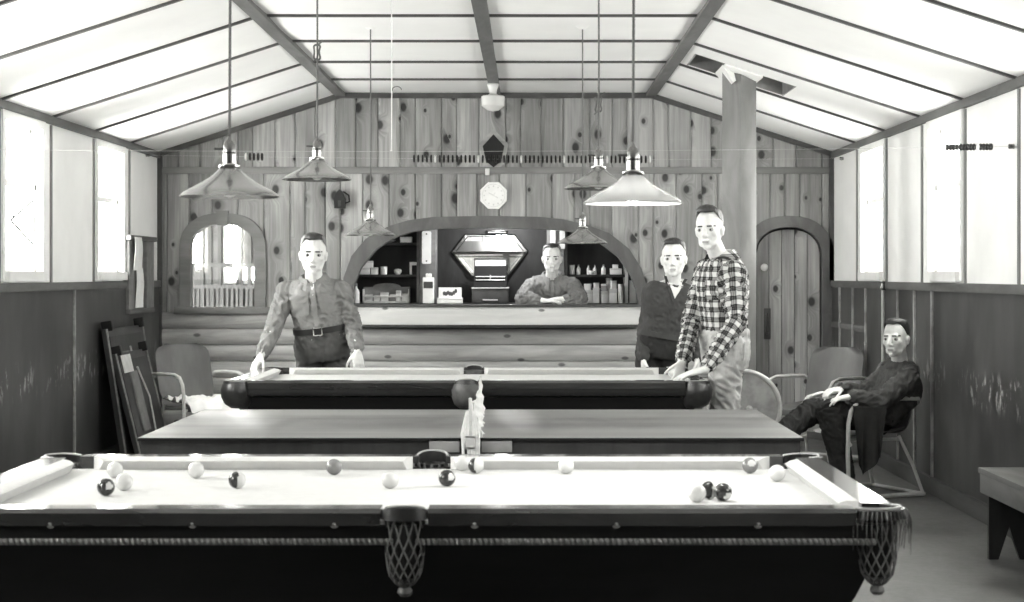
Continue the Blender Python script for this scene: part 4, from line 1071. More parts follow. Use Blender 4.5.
# crumpled white cloth on the left chair seat
m=MB(); NX=22; g2=[]
Rz=Matrix.Translation((-2.71,14.75,0))@Matrix.Rotation(math.radians(38),4,'Z')
for i in range(NX+1):
    for j in range(NX+1):
        x=-.23+.46*i/NX; y=-.34+.50*j/NX
        n_=noise.noise((x*9,y*9,1.3)); n2=noise.noise((x*20,y*20,4.2))
        z=.43+.035*abs(n_)*2+.012*n2
        if y<-.27: z-=(-.27-y)*1.3
        g2.append(Rz@V(x+.02*n2,y,z))
fs=[]
for i in range(NX):
    for j in range(NX): a=i*(NX+1)+j; fs.append([a,a+1,a+NX+2,a+NX+1])
cc=Rz@V(0,-.05,.42)
m.off=cc; m.add(g2,fs); m.add([p-V(0,0,.008) for p in g2],[f[::-1] for f in fs])
tag(m.build('cloth',M['white'],None,cc,smooth=60,norm=False),'crumpled white cloth on the seat of the back left armchair','cloth')

# ------------------------------------------------------------------ folded tables leaning on the left wall
def folded(label,y0,y1,xt,zt,xb,paper=False):
    # slab from foot line x=xb,z=0 to top line x=xt,z=zt
    c=V((xt+xb)/2,(y0+y1)/2,0); t=thing('folding_table',label,'table',c,0,'folded tables leaning on the left wall')
    ang=math.atan2(xb-xt,zt); Lh=math.hypot(xb-xt,zt); hy=(y1-y0)/2
    Mx=Matrix.Translation((xb-c.x,0,0))@Matrix.Rotation(-ang,4,'Y')
    MB().box(-.045,-.012,-hy,hy,0.01,Lh,.004,Mx).build('tabletop',M['wains'],t)
    MB().box(-.012,.004,-hy+.04,hy-.04,.04,Lh-.06,.003,Mx).build('panel',M['darkwood'],t)
    for s in (-1,1): MB().box(-.006,.006,*sorted((s*hy,s*(hy+.012))),0.01,Lh,.002,Mx).build('edge_strip',M['lightbatten'],t)
    for s in (-1,1): 
        MB().box(-.05,.03,s*(hy-.07)-.035,s*(hy-.07)+.035,Lh-.02,Lh+.06,.006,Mx).build('corner_bracket',M['black'],t)
    MB().box(.004,.02,-hy*.55,-hy*.1,.25,Lh*.82,.003,Mx).build('folded_leg',M['walltrim'],t)
    MB().tube([Mx@V(.02,hy*.1,.1),Mx@V(.03,hy*.2,.5),Mx@V(.02,-hy*.05,Lh*.85)],.008,6).build('brace_rod',M['tube'],t)
    if paper: MB().box(.004,.008,-hy+.1,-hy+.42,Lh-.16,Lh-.02,.001,Mx).build('paper_label',M['offwhite'],t)
    return t
folded('dark folded table leaning on the left wall, the taller one at the back',13.68,14.95,XL+.09,1.05,XL+.25)
folded('folded table with a paper patch leaning in front of the taller one',13.68,14.75,XL+.16,.86,XL+.37,True)

# ------------------------------------------------------------------ bench at lower right
x0,x1,y0,y1,zt=2.345,2.62,7.55,9.31,.466
cx,cy=(x0+x1)/2,(y0+y1)/2
t=thing('wooden_bench','low wooden bench with notched plank legs against the right wall','bench',(cx,cy,0))
hx,hy=(x1-x0)/2,(y1-y0)/2
MB().box(-hx,hx,-hy,hy,zt-.03,zt,.006).build('seat',M['greytrim'],t)
for s in (-1,1):
    MB().box(*sorted((s*(hx-.008),s*(hx-.03))),-hy+.01,hy-.01,zt-.13,zt-.03,.003).build('side_rail',M['greytrim'],t)
    yy=s*(hy-.08)
    MB().prism([(-.105,0),(-.055,0),(0,.17),(.055,0),(.105,0),(.105,zt-.03),(-.105,zt-.03)],yy-.016,yy+.016,'y').build('leg',M['darkwood'],t,smooth=0)
# ------------------------------------------------------------------ people
def remeshed(mb,voxel,smooth=4,fac=.5):
    me=mb.mesh('tmp',[],0); o=bpy.data.objects.new('tmp',me); COL.objects.link(o)
    r=o.modifiers.new('r','REMESH'); r.mode='VOXEL'; r.voxel_size=voxel; r.use_smooth_shade=True
    if smooth: s=o.modifiers.new('s','SMOOTH'); s.factor=fac; s.iterations=smooth
    dg=bpy.context.evaluated_depsgraph_get(); dg.update()
    out=bpy.data.meshes.new_from_object(o.evaluated_get(dg))
    bpy.data.objects.remove(o); bpy.data.meshes.remove(me)
    return out
def put(me,name,mat,parent,off):
    me.name=name; me.transform(Matrix.Translation(-Vector(off)))
    me.materials.clear(); me.materials.append(mat); me.polygons.foreach_set('use_smooth',[True]*len(me.polygons)); me.polygons.foreach_set('material_index',[0]*len(me.polygons))
    o=bpy.data.objects.new(name,me); COL.objects.link(o); o.parent=parent; return o
def bvh_of(me): return BVHTree.FromPolygons([v.co.copy() for v in me.vertices],[list(p.vertices) for p in me.polygons])
def sheet_grid(rows,th):
    m=MB(); nv=len(rows); nu=len(rows[0]); A=[p for r in rows for p in r]; B=[p-th for p in A]; n=nu*nv; fs=[]
    for j in range(nv-1):
        for i in range(nu-1):
            a=j*nu+i; q=[a,a+1,a+nu+1,a+nu]; fs.append(q); fs.append([k+n for k in q[::-1]])
    rim=[i for i in range(nu)]+[j*nu+nu-1 for j in range(1,nv)]+[(nv-1)*nu+i for i in range(nu-2,-1,-1)]+[j*nu for j in range(nv-2,0,-1)]
    for k in range(len(rim)): a,b=rim[k],rim[(k+1)%len(rim)]; fs.append([a,b,b+n,a+n])
    m.add(A+B,fs); return m
def patch(bv,c,right,up,d,wf,h,off=.004,nu=6,nv=6,th=.004):
    rows=[]; last=c
    for j in range(nv+1):
        v=-1+2*j/nv; row=[]
        for i in range(nu+1):
            u=-1+2*i/nu; o=c+right*u*wf(v)+up*v*h
            hit=bv.ray_cast(o+d*.4,-d,1.0)[0]
            p=hit+d*off if hit is not None else o+d*((last-o).dot(d))
            last=p; row.append(p)
        rows.append(row)
    return sheet_grid(rows,d*th)
def hand(m,w,d,n,s,curl=(.3,.35,.3),spread=.12,sc=1.0,thumb=.5,bend=None):
    d=d.normalized(); n=(n-d*n.dot(d)).normalized(); s=(s-d*s.dot(d)-n*s.dot(n)).normalized()
    def L_(x): return x*sc
    rings=[]
    for t,hw_,ht,o in ((-.012,.026,.019,0),(.012,.030,.019,.002),(.045,.039,.017,.004),(.078,.041,.014,.002),(.094,.036,.011,0)):
        c=w+d*L_(t)+s*L_(o)
        rings.append([c+s*L_(hw_)*math.copysign(abs(math.cos(a))**.7,math.cos(a))+n*L_(ht)*math.copysign(abs(math.sin(a))**.8,math.sin(a)) for a in [2*PI*k/14 for k in range(14)]])
    m.loft(rings)
    for off,ln,r0,k in ((.030,.074,.0092,1),(.0105,.083,.0096,.35),(-.0095,.077,.0092,-.35),(-.0285,.060,.0082,-1)):
        p=w+d*L_(.088)+s*L_(off); ang=0; base=(d+s*spread*k).normalized()
        for q,(fr,cu) in enumerate(zip((.45,.31,.24),curl)):
            ang+=cu; dirv=base*math.cos(ang)+n*math.sin(ang); e=p+dirv*L_(ln*fr)
            m.rcone(p,e,L_(r0*(1-.1*q)),L_(r0*(1-.1*(q+1))),8); p=e
    p=w+d*L_(.022)+s*L_(.028); dv=(s*.75+d*.75+n*.25).normalized()
    for ln,r0,r1 in ((.042,.013,.0105),(.032,.0105,.0095),(.026,.0092,.0075)):
        e=p+dv*L_(ln); m.rcone(p,e,L_(r0),L_(r1),8); p=e; dv=(dv+d*.35+n*thumb*.5-s*.1).normalized()
TOR=[(-.20,.150,.115),(-.08,.172,.125),(.06,.174,.123),(.20,.158,.114),(.34,.158,.114),(.52,.172,.122),(.68,.184,.127),(.82,.186,.118),(.92,.150,.098),(1.0,.078,.072)]
class Fig:
    def __init__(s,name_label,root,J,h,face,up=V(0,0,1),bulk=1.0):
        s.root=thing('person',name_label,'person',root); s.off=Vector(root); s.J=J; s.h=h; s.bulk=bulk
        s.u=up.normalized(); f=face.normalized(); s.f=(f-s.u*f.dot(s.u)).normalized(); s.l=s.u.cross(s.f)
        s.tu=(J['neck']-J['pelvis']); s.tl=s.tu.length; s.tu.normalize()
        lat=(J['shL']-J['shR']); s.lat=(lat-s.tu*lat.dot(s.tu)).normalized(); s.fw=s.lat.cross(s.tu).normalized()
    def hp(s,l,f,u): return s.J['chin']+(s.l*l+s.f*f+s.u*u)*s.h
    def torso_at(s,t,inf=0):
        T=TOR
        for (t0,a0,b0),(t1,a1,b1) in zip(T,T[1:]):
            if t0<=t<=t1: w=(t-t0)/(t1-t0); a,b=a0+(a1-a0)*w,b0+(b1-b0)*w; break
        else: a,b=(T[0][1:] if t<T[0][0] else T[-1][1:])
        lat=s.lat
        if 'hipL' in s.J and t<.3:
            hl=(s.J['hipL']-s.J['hipR']); hl=(hl-s.tu*hl.dot(s.tu)).normalized(); w=max(0,min(1,(t+.1)/.4)); lat=(hl*(1-w)+s.lat*w).normalized()
        fw=lat.cross(s.tu).normalized()
        c=s.J['pelvis']+s.tu*(t*s.tl)
        if 'curve' in s.J: c=c+s.J['curve']*math.sin(PI*max(0,min(1,t)))
        return c,lat,fw,a*s.bulk+inf,b*s.bulk+inf
    def ring(s,t,inf=0,n=24,k=.8):
        c,lat,fw,a,b=s.torso_at(t,inf)
        return [c+lat*a*math.copysign(abs(math.cos(q))**k,math.cos(q))+fw*b*math.copysign(abs(math.sin(q))**k,math.sin(q)) for q in [2*PI*i/n for i in range(n)]]
    def torso(s,m,t0,t1,inf):
        ts=[t0]+[t for t,_,_ in TOR if t0+.02<t<t1-.02]+[t1]
        m.loft([s.ring(t,inf) for t in ts])
    def arms(s,m,r,stop=1.0):
        J=s.J
        for q in 'LR':
            a,b,c=J['sh'+q],J['el'+q],J['wr'+q]
            m.rcone(s.J['neck']-s.tu*.035,a,r[0]*.9,r[0]*1.02); m.rcone(a,b,r[0],r[1]); m.rcone(b,b+(c-b)*stop,r[1],r[2])
    def legs(s,m,r,stop=1.0):
        J=s.J
        for q in 'LR':
            a,b,c=J['hip'+q],J['kn'+q],J['an'+q]; m.rcone(J['pelvis'],a,r[0],r[0]); m.rcone(a,b,r[0],r[1]); m.rcone(b,b+(c-b)*stop,r[1],r[2])
    def bones(s):
        J=s.J; out=[(J['pelvis'],J['neck'],s.fw)]
        for q in 'LR': out+= [(J['sh'+q],J['el'+q],s.fw),(J['el'+q],J['wr'+q],s.fw)]
        return out
    def cloth(s,m,name,mat,vox=.009,fold=.006,seed=0,smooth=5,attr=False,fr=(26,9)):
        me=remeshed(m,vox,smooth); B=s.bones(); vals=[]; cos=[]
        J=s.J
        if 'hipL' in J:
            B=B+[(J['hip'+q],J['kn'+q],s.fw) for q in 'LR']+[(J['kn'+q],J['an'+q],s.fw) for q in 'LR']
        for v in me.vertices:
            best=None
            for bi,(a,b,rf) in enumerate(B):
                ab=b-a; t=max(0,min(1,(v.co-a).dot(ab)/ab.length_squared)); p=a+ab*t; dd=(v.co-p).length-(.07 if bi==0 else 0)
                if best is None or dd<best[0]: best=(dd,bi,t*ab.length,v.co-a-ab*((v.co-a).dot(ab)/ab.length_squared),ab.normalized(),rf)
            dd,bi,tv,rad,ax,rf=best
            rf=(rf-ax*rf.dot(ax)).normalized(); sd=ax.cross(rf); ang=math.atan2(rad.dot(sd),rad.dot(rf)); R=.14 if bi==0 else .055
            vals += [ang*R,(v.co-B[bi][0]).dot(ax),float(bi)]
            # folds run across the limb and are strongest near the joints
            n1=noise.noise((tv*fr[0]+ang*1.2,ang*fr[1]*R*3,seed+bi*3.7)); n2=noise.noise((v.co.x*15+seed,v.co.y*15,v.co.z*5))
            amp=fold*(1.25 if bi>0 else .8)
            cos.append(v.co+v.normal*(amp*(1-2*abs(n1)*1.6)*1.3+amp*.9*n2))
        for v,c in zip(me.vertices,cos): v.co=c
        bv=bvh_of(me)
        if attr:
            a=me.attributes.new('cloth','FLOAT_VECTOR','POINT'); a.data.foreach_set('vector',vals)
        o=put(me,name,mat,s.root,s.off); return o,bv
    def part(s,m,name,mat,parent=None,smooth=50,attr=None):
        m.off=s.off; o=m.build(name,mat,parent or s.root,smooth=smooth)
        if attr:
            a=o.data.attributes.new('cloth','FLOAT_VECTOR','POINT'); c,l,t=attr
            a.data.foreach_set('vector',[q for p in m.v for q in ((p-c).dot(l)+(p-c).dot(s.fw)*.7,(p-c).dot(t),0.0)])
        return o
    def head_prims(s,m):
        h=s.h; H=s.hp; Mx=Matrix((s.l,s.f,s.u)).transposed()
        def E(c,r): m.ell(H(*c),[q*h for q in r],Mx,20,14)
        E((0,-.07,.63),(.315,.385,.36)); E((0,-.04,.74),(.275,.33,.235)); E((0,.05,.43),(.265,.30,.37)); E((0,.09,.21),(.205,.215,.18)); E((0,.235,.095),(.095,.085,.085))
        for q in (-1,1):
            E((q*.165,.20,.41),(.095,.10,.10)); E((q*.315,-.06,.45),(.035,.075,.125)); E((q*.34,-.075,.49),(.022,.06,.07))
            m.rcone(H(q*.15,.10,.17),H(q*.20,-.04,.32),.085*h,.085*h)
            E((q*.045,.375,.335),(.035,.045,.03))
        m.rcone(H(-.15,.288,.572),H(.15,.288,.572),.050*h,.050*h); m.rcone(H(0,.32,.55),H(0,.435,.365),.038*h,.052*h)
        m.rcone(H(-.075,.315,.232),H(.075,.315,.232),.030*h,.030*h); m.rcone(H(-.065,.305,.185),H(.065,.305,.185),.034*h,.034*h)
        m.rcone(H(0,-.10,.30),s.J['neck']-s.tu*.04,.205*h,.225*h)
    def head_parts(s,body,bv,hairmat,hl=.0,sweep=0.0,side=0.0):
        H=s.hp; h=s.h
        for q in (-1,1):
            m=MB(); c=H(q*.135,.285,.49); Mx=Matrix((s.l,s.f,s.u)).transposed()
            m.ell(c,(.058*h,.052*h,.046*h),Mx,14,10); m.mi=1; m.ell(c+s.f*.016*h,(.030*h,.042*h,.032*h),Mx,12,8); m.off=s.off
            m.build('eye',[M['eyewhite'],M['iris']],s.root,smooth=180)
            m=patch(bv,H(q*.14,0,.572),s.l,(s.u-s.l*q*.12).normalized(),s.f,lambda v:.085*h,.017*h,.003,6,2,.004); s.part(m,'eyebrow',M[hairmat])
        m=patch(bv,H(0,0,.207),s.l,s.u,s.f,lambda v:.082*h*(1-.35*abs(v)),.030*h,.0018,8,4,.003); s.part(m,'lips',M['lips'])
        # hair: a cap that follows the skull down to the hairline
        rows=[]; c0=H(0,-.07,.60); NA,NE=40,12
        lim=[(0,39+hl),(22,41+hl),(42,44+hl),(52,39+hl),(60,30+hl),(75,20-side),(90,12-side),(105,6-side*.5),(125,-8),(150,-20),(180,-26)]
        def low(a):
            a=abs(a)
            for (a0,e0),(a1,e1) in zip(lim,lim[1:]):
                if a0<=a<=a1: return e0+(e1-e0)*(a-a0)/(a1-a0)
            return lim[-1][1]
        for j in range(NE+1):
            row=[]
            for i in range(NA+1):
                az=-180+360*i/NA; e=88+(low(az)+3.0*noise.noise((az*.11,h*70,0))-88)*(j/NE); e=math.radians(e); a=math.radians(az)
                d=(s.f*math.cos(a)*math.cos(e)+s.l*math.sin(a)*math.cos(e)+s.u*math.sin(e))
                hit=bv.ray_cast(c0+d*.5,-d,.6)[0]
                if hit is None: hit=c0+d*.35*h
                th=(.012+.055*math.exp(-((e-.85)/.33)**2))*h*(1-.6*(j/NE)**4)+(.007*noise.noise(d*13+V(h*90,0,0)) if e>.5 else .002)
                if math.cos(a)>0 and e>.4: th+=sweep*h*math.cos(a)*max(0,math.sin((e-.4)*2.2))
                row.append(hit+d*max(th,.002))
            rows.append(row)
        m=sheet_grid(rows,V(0,0,0))
        n=len(rows)*len(rows[0])
        for k in range(n): m.v[n+k]=c0+(m.v[k]-c0)*.93
        s.part(m,'hair',[M[hairmat],M['hairlight']],smooth=60)
        hr=[o for o in s.root.children if o.name.startswith('hair')][-1]
        for p in hr.data.polygons:
            dn=(p.center+s.off-c0).normalized(); e=dn.dot(s.u)+.07*noise.noise(p.center*60); p.material_index=1 if side==0 and (e<.52 or (abs(dn.dot(s.l))>.50 and e<.80)) else 0
    def body(s,hands,extra=None,vox=.0052):
        m=MB(); s.head_prims(m); s.torso(m,-.15,1.0,-.022); s.arms(m,(.042,.036,.026)); s.legs(m,(.075,.055,.04))
        for (w,d,n_,sv,kw) in hands: hand(m,w,d,n_,sv,**kw)
        J=s.J
        for q in 'LR':
            if 'toe'+q in J: m.rcone(J['an'+q],J['toe'+q],.035,.03)
        me=remeshed(m,vox,2,.45); bv=bvh_of(me); o=put(me,'body',M['skin'],s.root,s.off); return o,bv
    def shoes(s):
        for q in 'LR':
            a,b=s.J['an'+q],s.J['toe'+q]; m=MB(); d=(b-a); d.z=0; d.normalize(); sd=V(-d.y,d.x,0); zf=min(b.z,a.z)-.045; rings=[]
            for t,w_,hh in ((-.07,.025,.05),(-.055,.038,.075),(.0,.040,.085),(.07,.042,.065),(.13,.046,.05),(.18,.038,.04),(.205,.018,.03)):
                c=V(a.x,a.y,0)+d*t; rings.append([V(c.x,c.y,zf)+sd*w_*math.cos(x)+V(0,0,hh*max(0,math.sin(x))) for x in [2*PI*k/14 for k in range(14)]])
            m.loft(rings); s.part(m,'shoe',M['shoe'])
    def collar(s,mat,parent,open_=26,lift=.036,fall=.046,base=None,r=(.076,.080),attr=None):
        c=(base or s.J['neck'])+s.tu*.004; rings=[]; N=26; up=(s.tu*.8+s.u*.2).normalized()
        for i in range(N+1):
            a=math.radians(open_+(360-2*open_)*i/N); o=s.fw*math.cos(a)+s.lat*math.sin(a)
            pt=1+.9*max(0,math.cos(a))**2.0
            b0=c+s.fw*math.cos(a)*r[1]+s.lat*math.sin(a)*r[0]-up*.022*max(0,math.cos(a))*1.2
            rings.append([b0,b0+up*lift,b0+up*lift+o*.010,b0+o*(.046+.014*(pt-1))-up*(.016+(fall+.012)*(pt-1)),b0+o*(.038+.012*(pt-1))-up*(.020+(fall+.012)*(pt-1))])
        m=MB(); m.loft(rings); return s.part(m,'collar',mat,parent,attr=attr)
    def belt(s,t,inf,hgt=.035):
        m=MB(); R0=s.ring(t-hgt/2/s.tl,inf,32); R1=s.ring(t+hgt/2/s.tl,inf,32); R2=s.ring(t+hgt/2/s.tl,inf-.012,32); R3=s.ring(t-hgt/2/s.tl,inf-.012,32)
        m.loft([R0,R1,R2,R3,R0],caps=False); return s.part(m,'belt',M['belt'])

CAM=V(0,0,CZ)
# 1. the man in the khaki shirt behind the far pool table
def man_khaki():
    J={}
    J['pelvis']=V(-1.42,12.44,.97); J['neck']=P(313,279.5,12.36)+V(0,.02,0)
    J['chin']=P(313,274.5,12.25); J['shR']=P(286,292,12.38); J['shL']=P(341,291,12.38)
    J['elR']=P(273,330,12.28); J['wrR']=P(261.5,355,12.10); J['elL']=P(353,326,12.40); J['wrL']=P(357.5,351,12.24)
    J['hipL']=V(-1.33,12.45,.93); J['hipR']=V(-1.51,12.45,.93); J['knL']=V(-1.31,12.45,.5); J['knR']=V(-1.53,12.47,.5); J['anL']=V(-1.31,12.5,.09); J['anR']=V(-1.54,12.52,.09)
    J['toeL']=V(-1.29,12.38,.05); J['toeR']=V(-1.58,12.40,.05)
    f=Fig('person in a khaki button shirt and belt leaning both hands on the far pool table',(-1.42,12.45,0),J,.278,V(.10,-1,-.05),V(.02,-.05,1),1.02)
    hr=(J['wrR'],V(-.35,-.35,-.62),V(.0,-.1,-1),V(.6,-.8,0),dict(curl=(.35,.3,.2),sc=1.05,spread=.25))
    hl=(J['wrL'],V(.12,-.15,-1),V(-.3,.8,-.2),V(-.8,-.4,0),dict(curl=(.1,.2,.15),sc=1.0,spread=.2))
    b,bv=f.body([hr,hl])
    m=MB(); f.torso(m,.10,.99,.008); f.arms(m,(.066,.056,.042),.90)
    sh,sbv=f.cloth(m,'shirt',M['khaki'],fold=.008,seed=2)
    m=MB(); f.torso(m,-.20,.26,.020); f.legs(m,(.098,.074,.064),1.0)
    tr,tbv=f.cloth(m,'trousers',M['khakidark'],fold=.005,seed=6)
    f.belt(.27,.028,.04)
    c,lat,fw,a,bb=f.torso_at(.27,.028)
    m=MB(); bc=c+fw*(bb+.006); Mx=Matrix.Translation(bc)@Matrix((f.lat,f.fw,f.tu)).transposed().to_4x4()
    for x0,x1,z0,z1 in ((-.034,-.024,-.03,.03),(.024,.034,-.03,.03),(-.034,.034,.022,.03),(-.034,.034,-.03,-.022)): m.box(x0,x1,-.004,.008,z0,z1,.002,Mx)
    f.part(m,'buckle',M['chrome'])
    for q in (-1,1):
        cc=f.J['pelvis']+f.tu*f.tl*.66+f.lat*q*.095
        p=f.part(patch(sbv,cc,f.lat,f.tu,f.fw,lambda v:.056,.062,.012,th=.012),'pocket',M['khaki'],sh)
        f.part(patch(sbv,cc+f.tu*.052,f.lat,f.tu,f.fw,lambda v:.060+.0*v,.024,.022,th=.012),'pocket_flap',M['khaki'],sh)
    f.part(patch(sbv,f.J['pelvis']+f.tu*f.tl*.60,f.lat,f.tu,f.fw,lambda v:.017,.175,.009,2,16,.008),'placket',M['khaki'],sh)
    f.part(patch(sbv,f.J['pelvis']+f.tu*f.tl*.90+f.fw*.0,f.lat,f.tu,f.fw,lambda v:.010+.002*v,.055,.007,2,8),'necktie',M['offwhite'],sh)
    f.collar(M['khaki'],sh,open_=20)
    f.head_parts(b,bv,'hair',hl=-2,sweep=.05); f.shoes()
man_khaki()

# 2. the man in the dark V-neck sweater
def man_sweater():
    J={}
    J['pelvis']=V(.95,12.60,.97); J['neck']=P(673,281,12.58); J['chin']=P(674,277.5,12.46)
    J['shR']=P(653,297,12.58); J['shL']=P(694,297,12.62); J['elR']=P(645.5,330,12.60); J['wrR']=P(643.5,358,12.50); J['elL']=P(700,330,12.66); J['wrL']=P(697,358,12.55)
    J['hipL']=V(1.04,12.6,.93); J['hipR']=V(.86,12.6,.93); J['knL']=V(1.05,12.6,.5); J['knR']=V(.85,12.6,.5); J['anL']=V(1.05,12.66,.09); J['anR']=V(.84,12.66,.09)
    J['toeL']=V(1.08,12.52,.05); J['toeR']=V(.81,12.52,.05)
    f=Fig('person in a dark V-neck sweater standing beside the plaid shirt',(.95,12.6,0),J,.265,V(-.16,-1,-.02),V(-.02,0,1),1.0)
    hr=(J['wrR'],V(-.02,-.1,-1),V(.9,.1,0),V(.1,-1,0),dict(curl=(.25,.35,.3),sc=1.0,spread=.1))
    hl=(J['wrL'],V(.02,-.2,-1),V(-.9,.1,0),V(-.1,-1,0),dict(curl=(.25,.35,.3),sc=1.0,spread=.1))
    b,bv=f.body([hr,hl])
    m=MB(); f.torso(m,.12,.95,.014); f.arms(m,(.066,.056,.044),.93)
    sh,sbv=f.cloth(m,'sweater',M['sweater'],fold=.005,seed=12)
    m=MB(); f.torso(m,-.20,.22,.004); f.legs(m,(.096,.074,.062)); f.cloth(m,'trousers',M['darktrouser'],fold=.004,seed=8)
    vt=f.J['pelvis']+f.tu*f.tl*.86
    f.part(patch(sbv,vt+f.tu*.012,f.lat,f.tu,f.fw,lambda v:.003+.076*(v+1)/2,.078,.004,8,10),'undershirt',M['undershirt'],sh)
    for q in (-1,1):
        m=patch(sbv,vt+f.tu*.012+f.lat*q*.042,f.lat,(f.tu+f.lat*q*.5).normalized(),f.fw,lambda v:.010,.092,.008,2,10,.008); f.part(m,'neck_rib',M['sweater'],sh)
    m=MB(); R=[f.ring(t_,i_,32) for t_,i_ in ((.12,.020),(.20,.022),(.20,.012),(.12,.010),(.12,.020))]; m.loft(R,caps=False); f.part(m,'hem_rib',M['sweater'],sh)
    f.head_parts(b,bv,'hair',hl=0,sweep=.06); f.shoes()
man_sweater()

# 3. the tall man in the plaid shirt at the right end of the far table
def man_plaid():
    J={}
    J['pelvis']=V(1.235,11.16,1.0); J['neck']=P(721,256.5,11.13); J['chin']=P(710,250.5,11.0)
    J['shL']=P(734,273,10.99); J['shR']=P(706,271,11.30); J['elL']=P(737,322,10.84); J['wrL']=P(705,370,10.66)
    J['elR']=P(692,322,11.22); J['wrR']=P(682,362,10.98)
    J['hipL']=V(1.23,11.07,.95); J['hipR']=V(1.24,11.25,.95); J['knL']=V(1.22,11.05,.52); J['knR']=V(1.26,11.27,.52); J['anL']=V(1.26,11.06,.09); J['anR']=V(1.30,11.30,.09)
    J['toeL']=V(1.14,11.02,.05); J['toeR']=V(1.18,11.26,.05)
    f=Fig('tall person in a checked plaid shirt and pale jeans leaning on the far pool table',(1.24,11.16,0),J,.262,V(-.42,-1,-.02),V(-.05,-.02,1),1.0)
    hl=(J['wrL']+V(-.02,-.02,.0),V(-.85,-.25,-.22),V(0,.0,-1),V(.1,1,0),dict(curl=(.12,.15,.15),sc=1.1,spread=.15))
    hr=(J['wrR'],V(-.25,-.25,-.9),V(-.4,.5,0),V(-.6,-.6,0),dict(curl=(.2,.3,.2),sc=1.05,spread=.2))
    b,bv=f.body([hl,hr])
    m=MB(); f.torso(m,.10,.985,.012); f.arms(m,(.070,.060,.046),.88)
    sh,sbv=f.cloth(m,'shirt',M['plaid'],fold=.007,seed=21,attr=True)
    m=MB(); f.torso(m,-.20,.22,.020); f.legs(m,(.104,.080,.072)); tr,tbv=f.cloth(m,'jeans',M['jeans'],fold=.007,seed=17)
    hl_=f.J['hipL']
    side=(V(-.55,-.8,0)).normalized()
    f.part(patch(tbv,hl_+V(-.03,0,.06),V(.82,-.57,0).normalized(),V(0,0,1),side,lambda v:.05+.012*v,.055,.006),'pocket',M['jeans'],tr)
    f.part(patch(tbv,hl_+V(.10,0,.045),V(.7,.7,0).normalized(),V(0,0,1),V(.7,-.7,0).normalized(),lambda v:.055,.06,.006),'pocket',M['jeans'],tr)
    cc=f.J['pelvis']+f.tu*f.tl*.66
    f.part(patch(sbv,cc+f.lat*.085,f.lat,f.tu,f.fw,lambda v:.055,.06,.006),'pocket',M['plaid'],sh,attr=(cc,f.lat,f.tu))
    f.collar(M['plaid'],sh,open_=24,attr=(cc,f.lat,f.tu))
    f.head_parts(b,bv,'hair',hl=1,sweep=.10); f.shoes()
man_plaid()

# 4. the bartender leaning on the counter
def man_bar():
    J={}
    J['pelvis']=V(.235,16.40,.93); J['neck']=P(552,277,16.25); J['chin']=P(552,272.8,16.10)
    J['shR']=P(532,286,16.24); J['shL']=P(572,286,16.24); J['elR']=P(523.5,299.5,16.03); J['elL']=P(580,299.5,16.03)
    J['wrR']=P(543,300.8,15.90); J['wrL']=P(562,300.5,15.92)
    J['hipL']=V(.325,16.4,.88); J['hipR']=V(.145,16.4,.88); J['knL']=V(.33,16.34,.48); J['knR']=V(.14,16.34,.48); J['anL']=V(.33,16.42,.09); J['anR']=V(.14,16.42,.09); J['toeL']=V(.34,16.3,.05); J['toeR']=V(.12,16.3,.05)
    f=Fig('person in a grey shirt with arms folded on the bar counter',(.235,16.40,0),J,.262,V(-.02,-1,-.06),V(0,-.06,1),1.0)
    hr=(J['wrR'],V(1,-.1,-.05),V(0,.1,-1),V(.1,1,0),dict(curl=(.15,.25,.2),spread=.1)); hl=(J['wrL']+V(0,-.0,.015),V(-1,-.12,-.05),V(0,.1,-1),V(.1,1,0),dict(curl=(.15,.25,.2),spread=.1))
    b,bv=f.body([hr,hl])
    m=MB(); f.torso(m,-.05,.985,.010); f.arms(m,(.074,.070,.050),.72)
    sh,sbv=f.cloth(m,'shirt',M['barshirt'],fold=.008,seed=31)
    m=MB(); f.torso(m,-.20,.1,.014); f.legs(m,(.096,.074,.062)); f.cloth(m,'trousers',M['khakidark'],fold=.004,seed=8)
    f.part(patch(sbv,f.J['pelvis']+f.tu*f.tl*.68,f.lat,f.tu,f.fw,lambda v:.016,.16,.004,2,14),'placket',M['barshirt'],sh)
    f.collar(M['barshirt'],sh,open_=14)
    f.head_parts(b,bv,'hair',hl=2,sweep=.03); f.shoes()
man_bar()

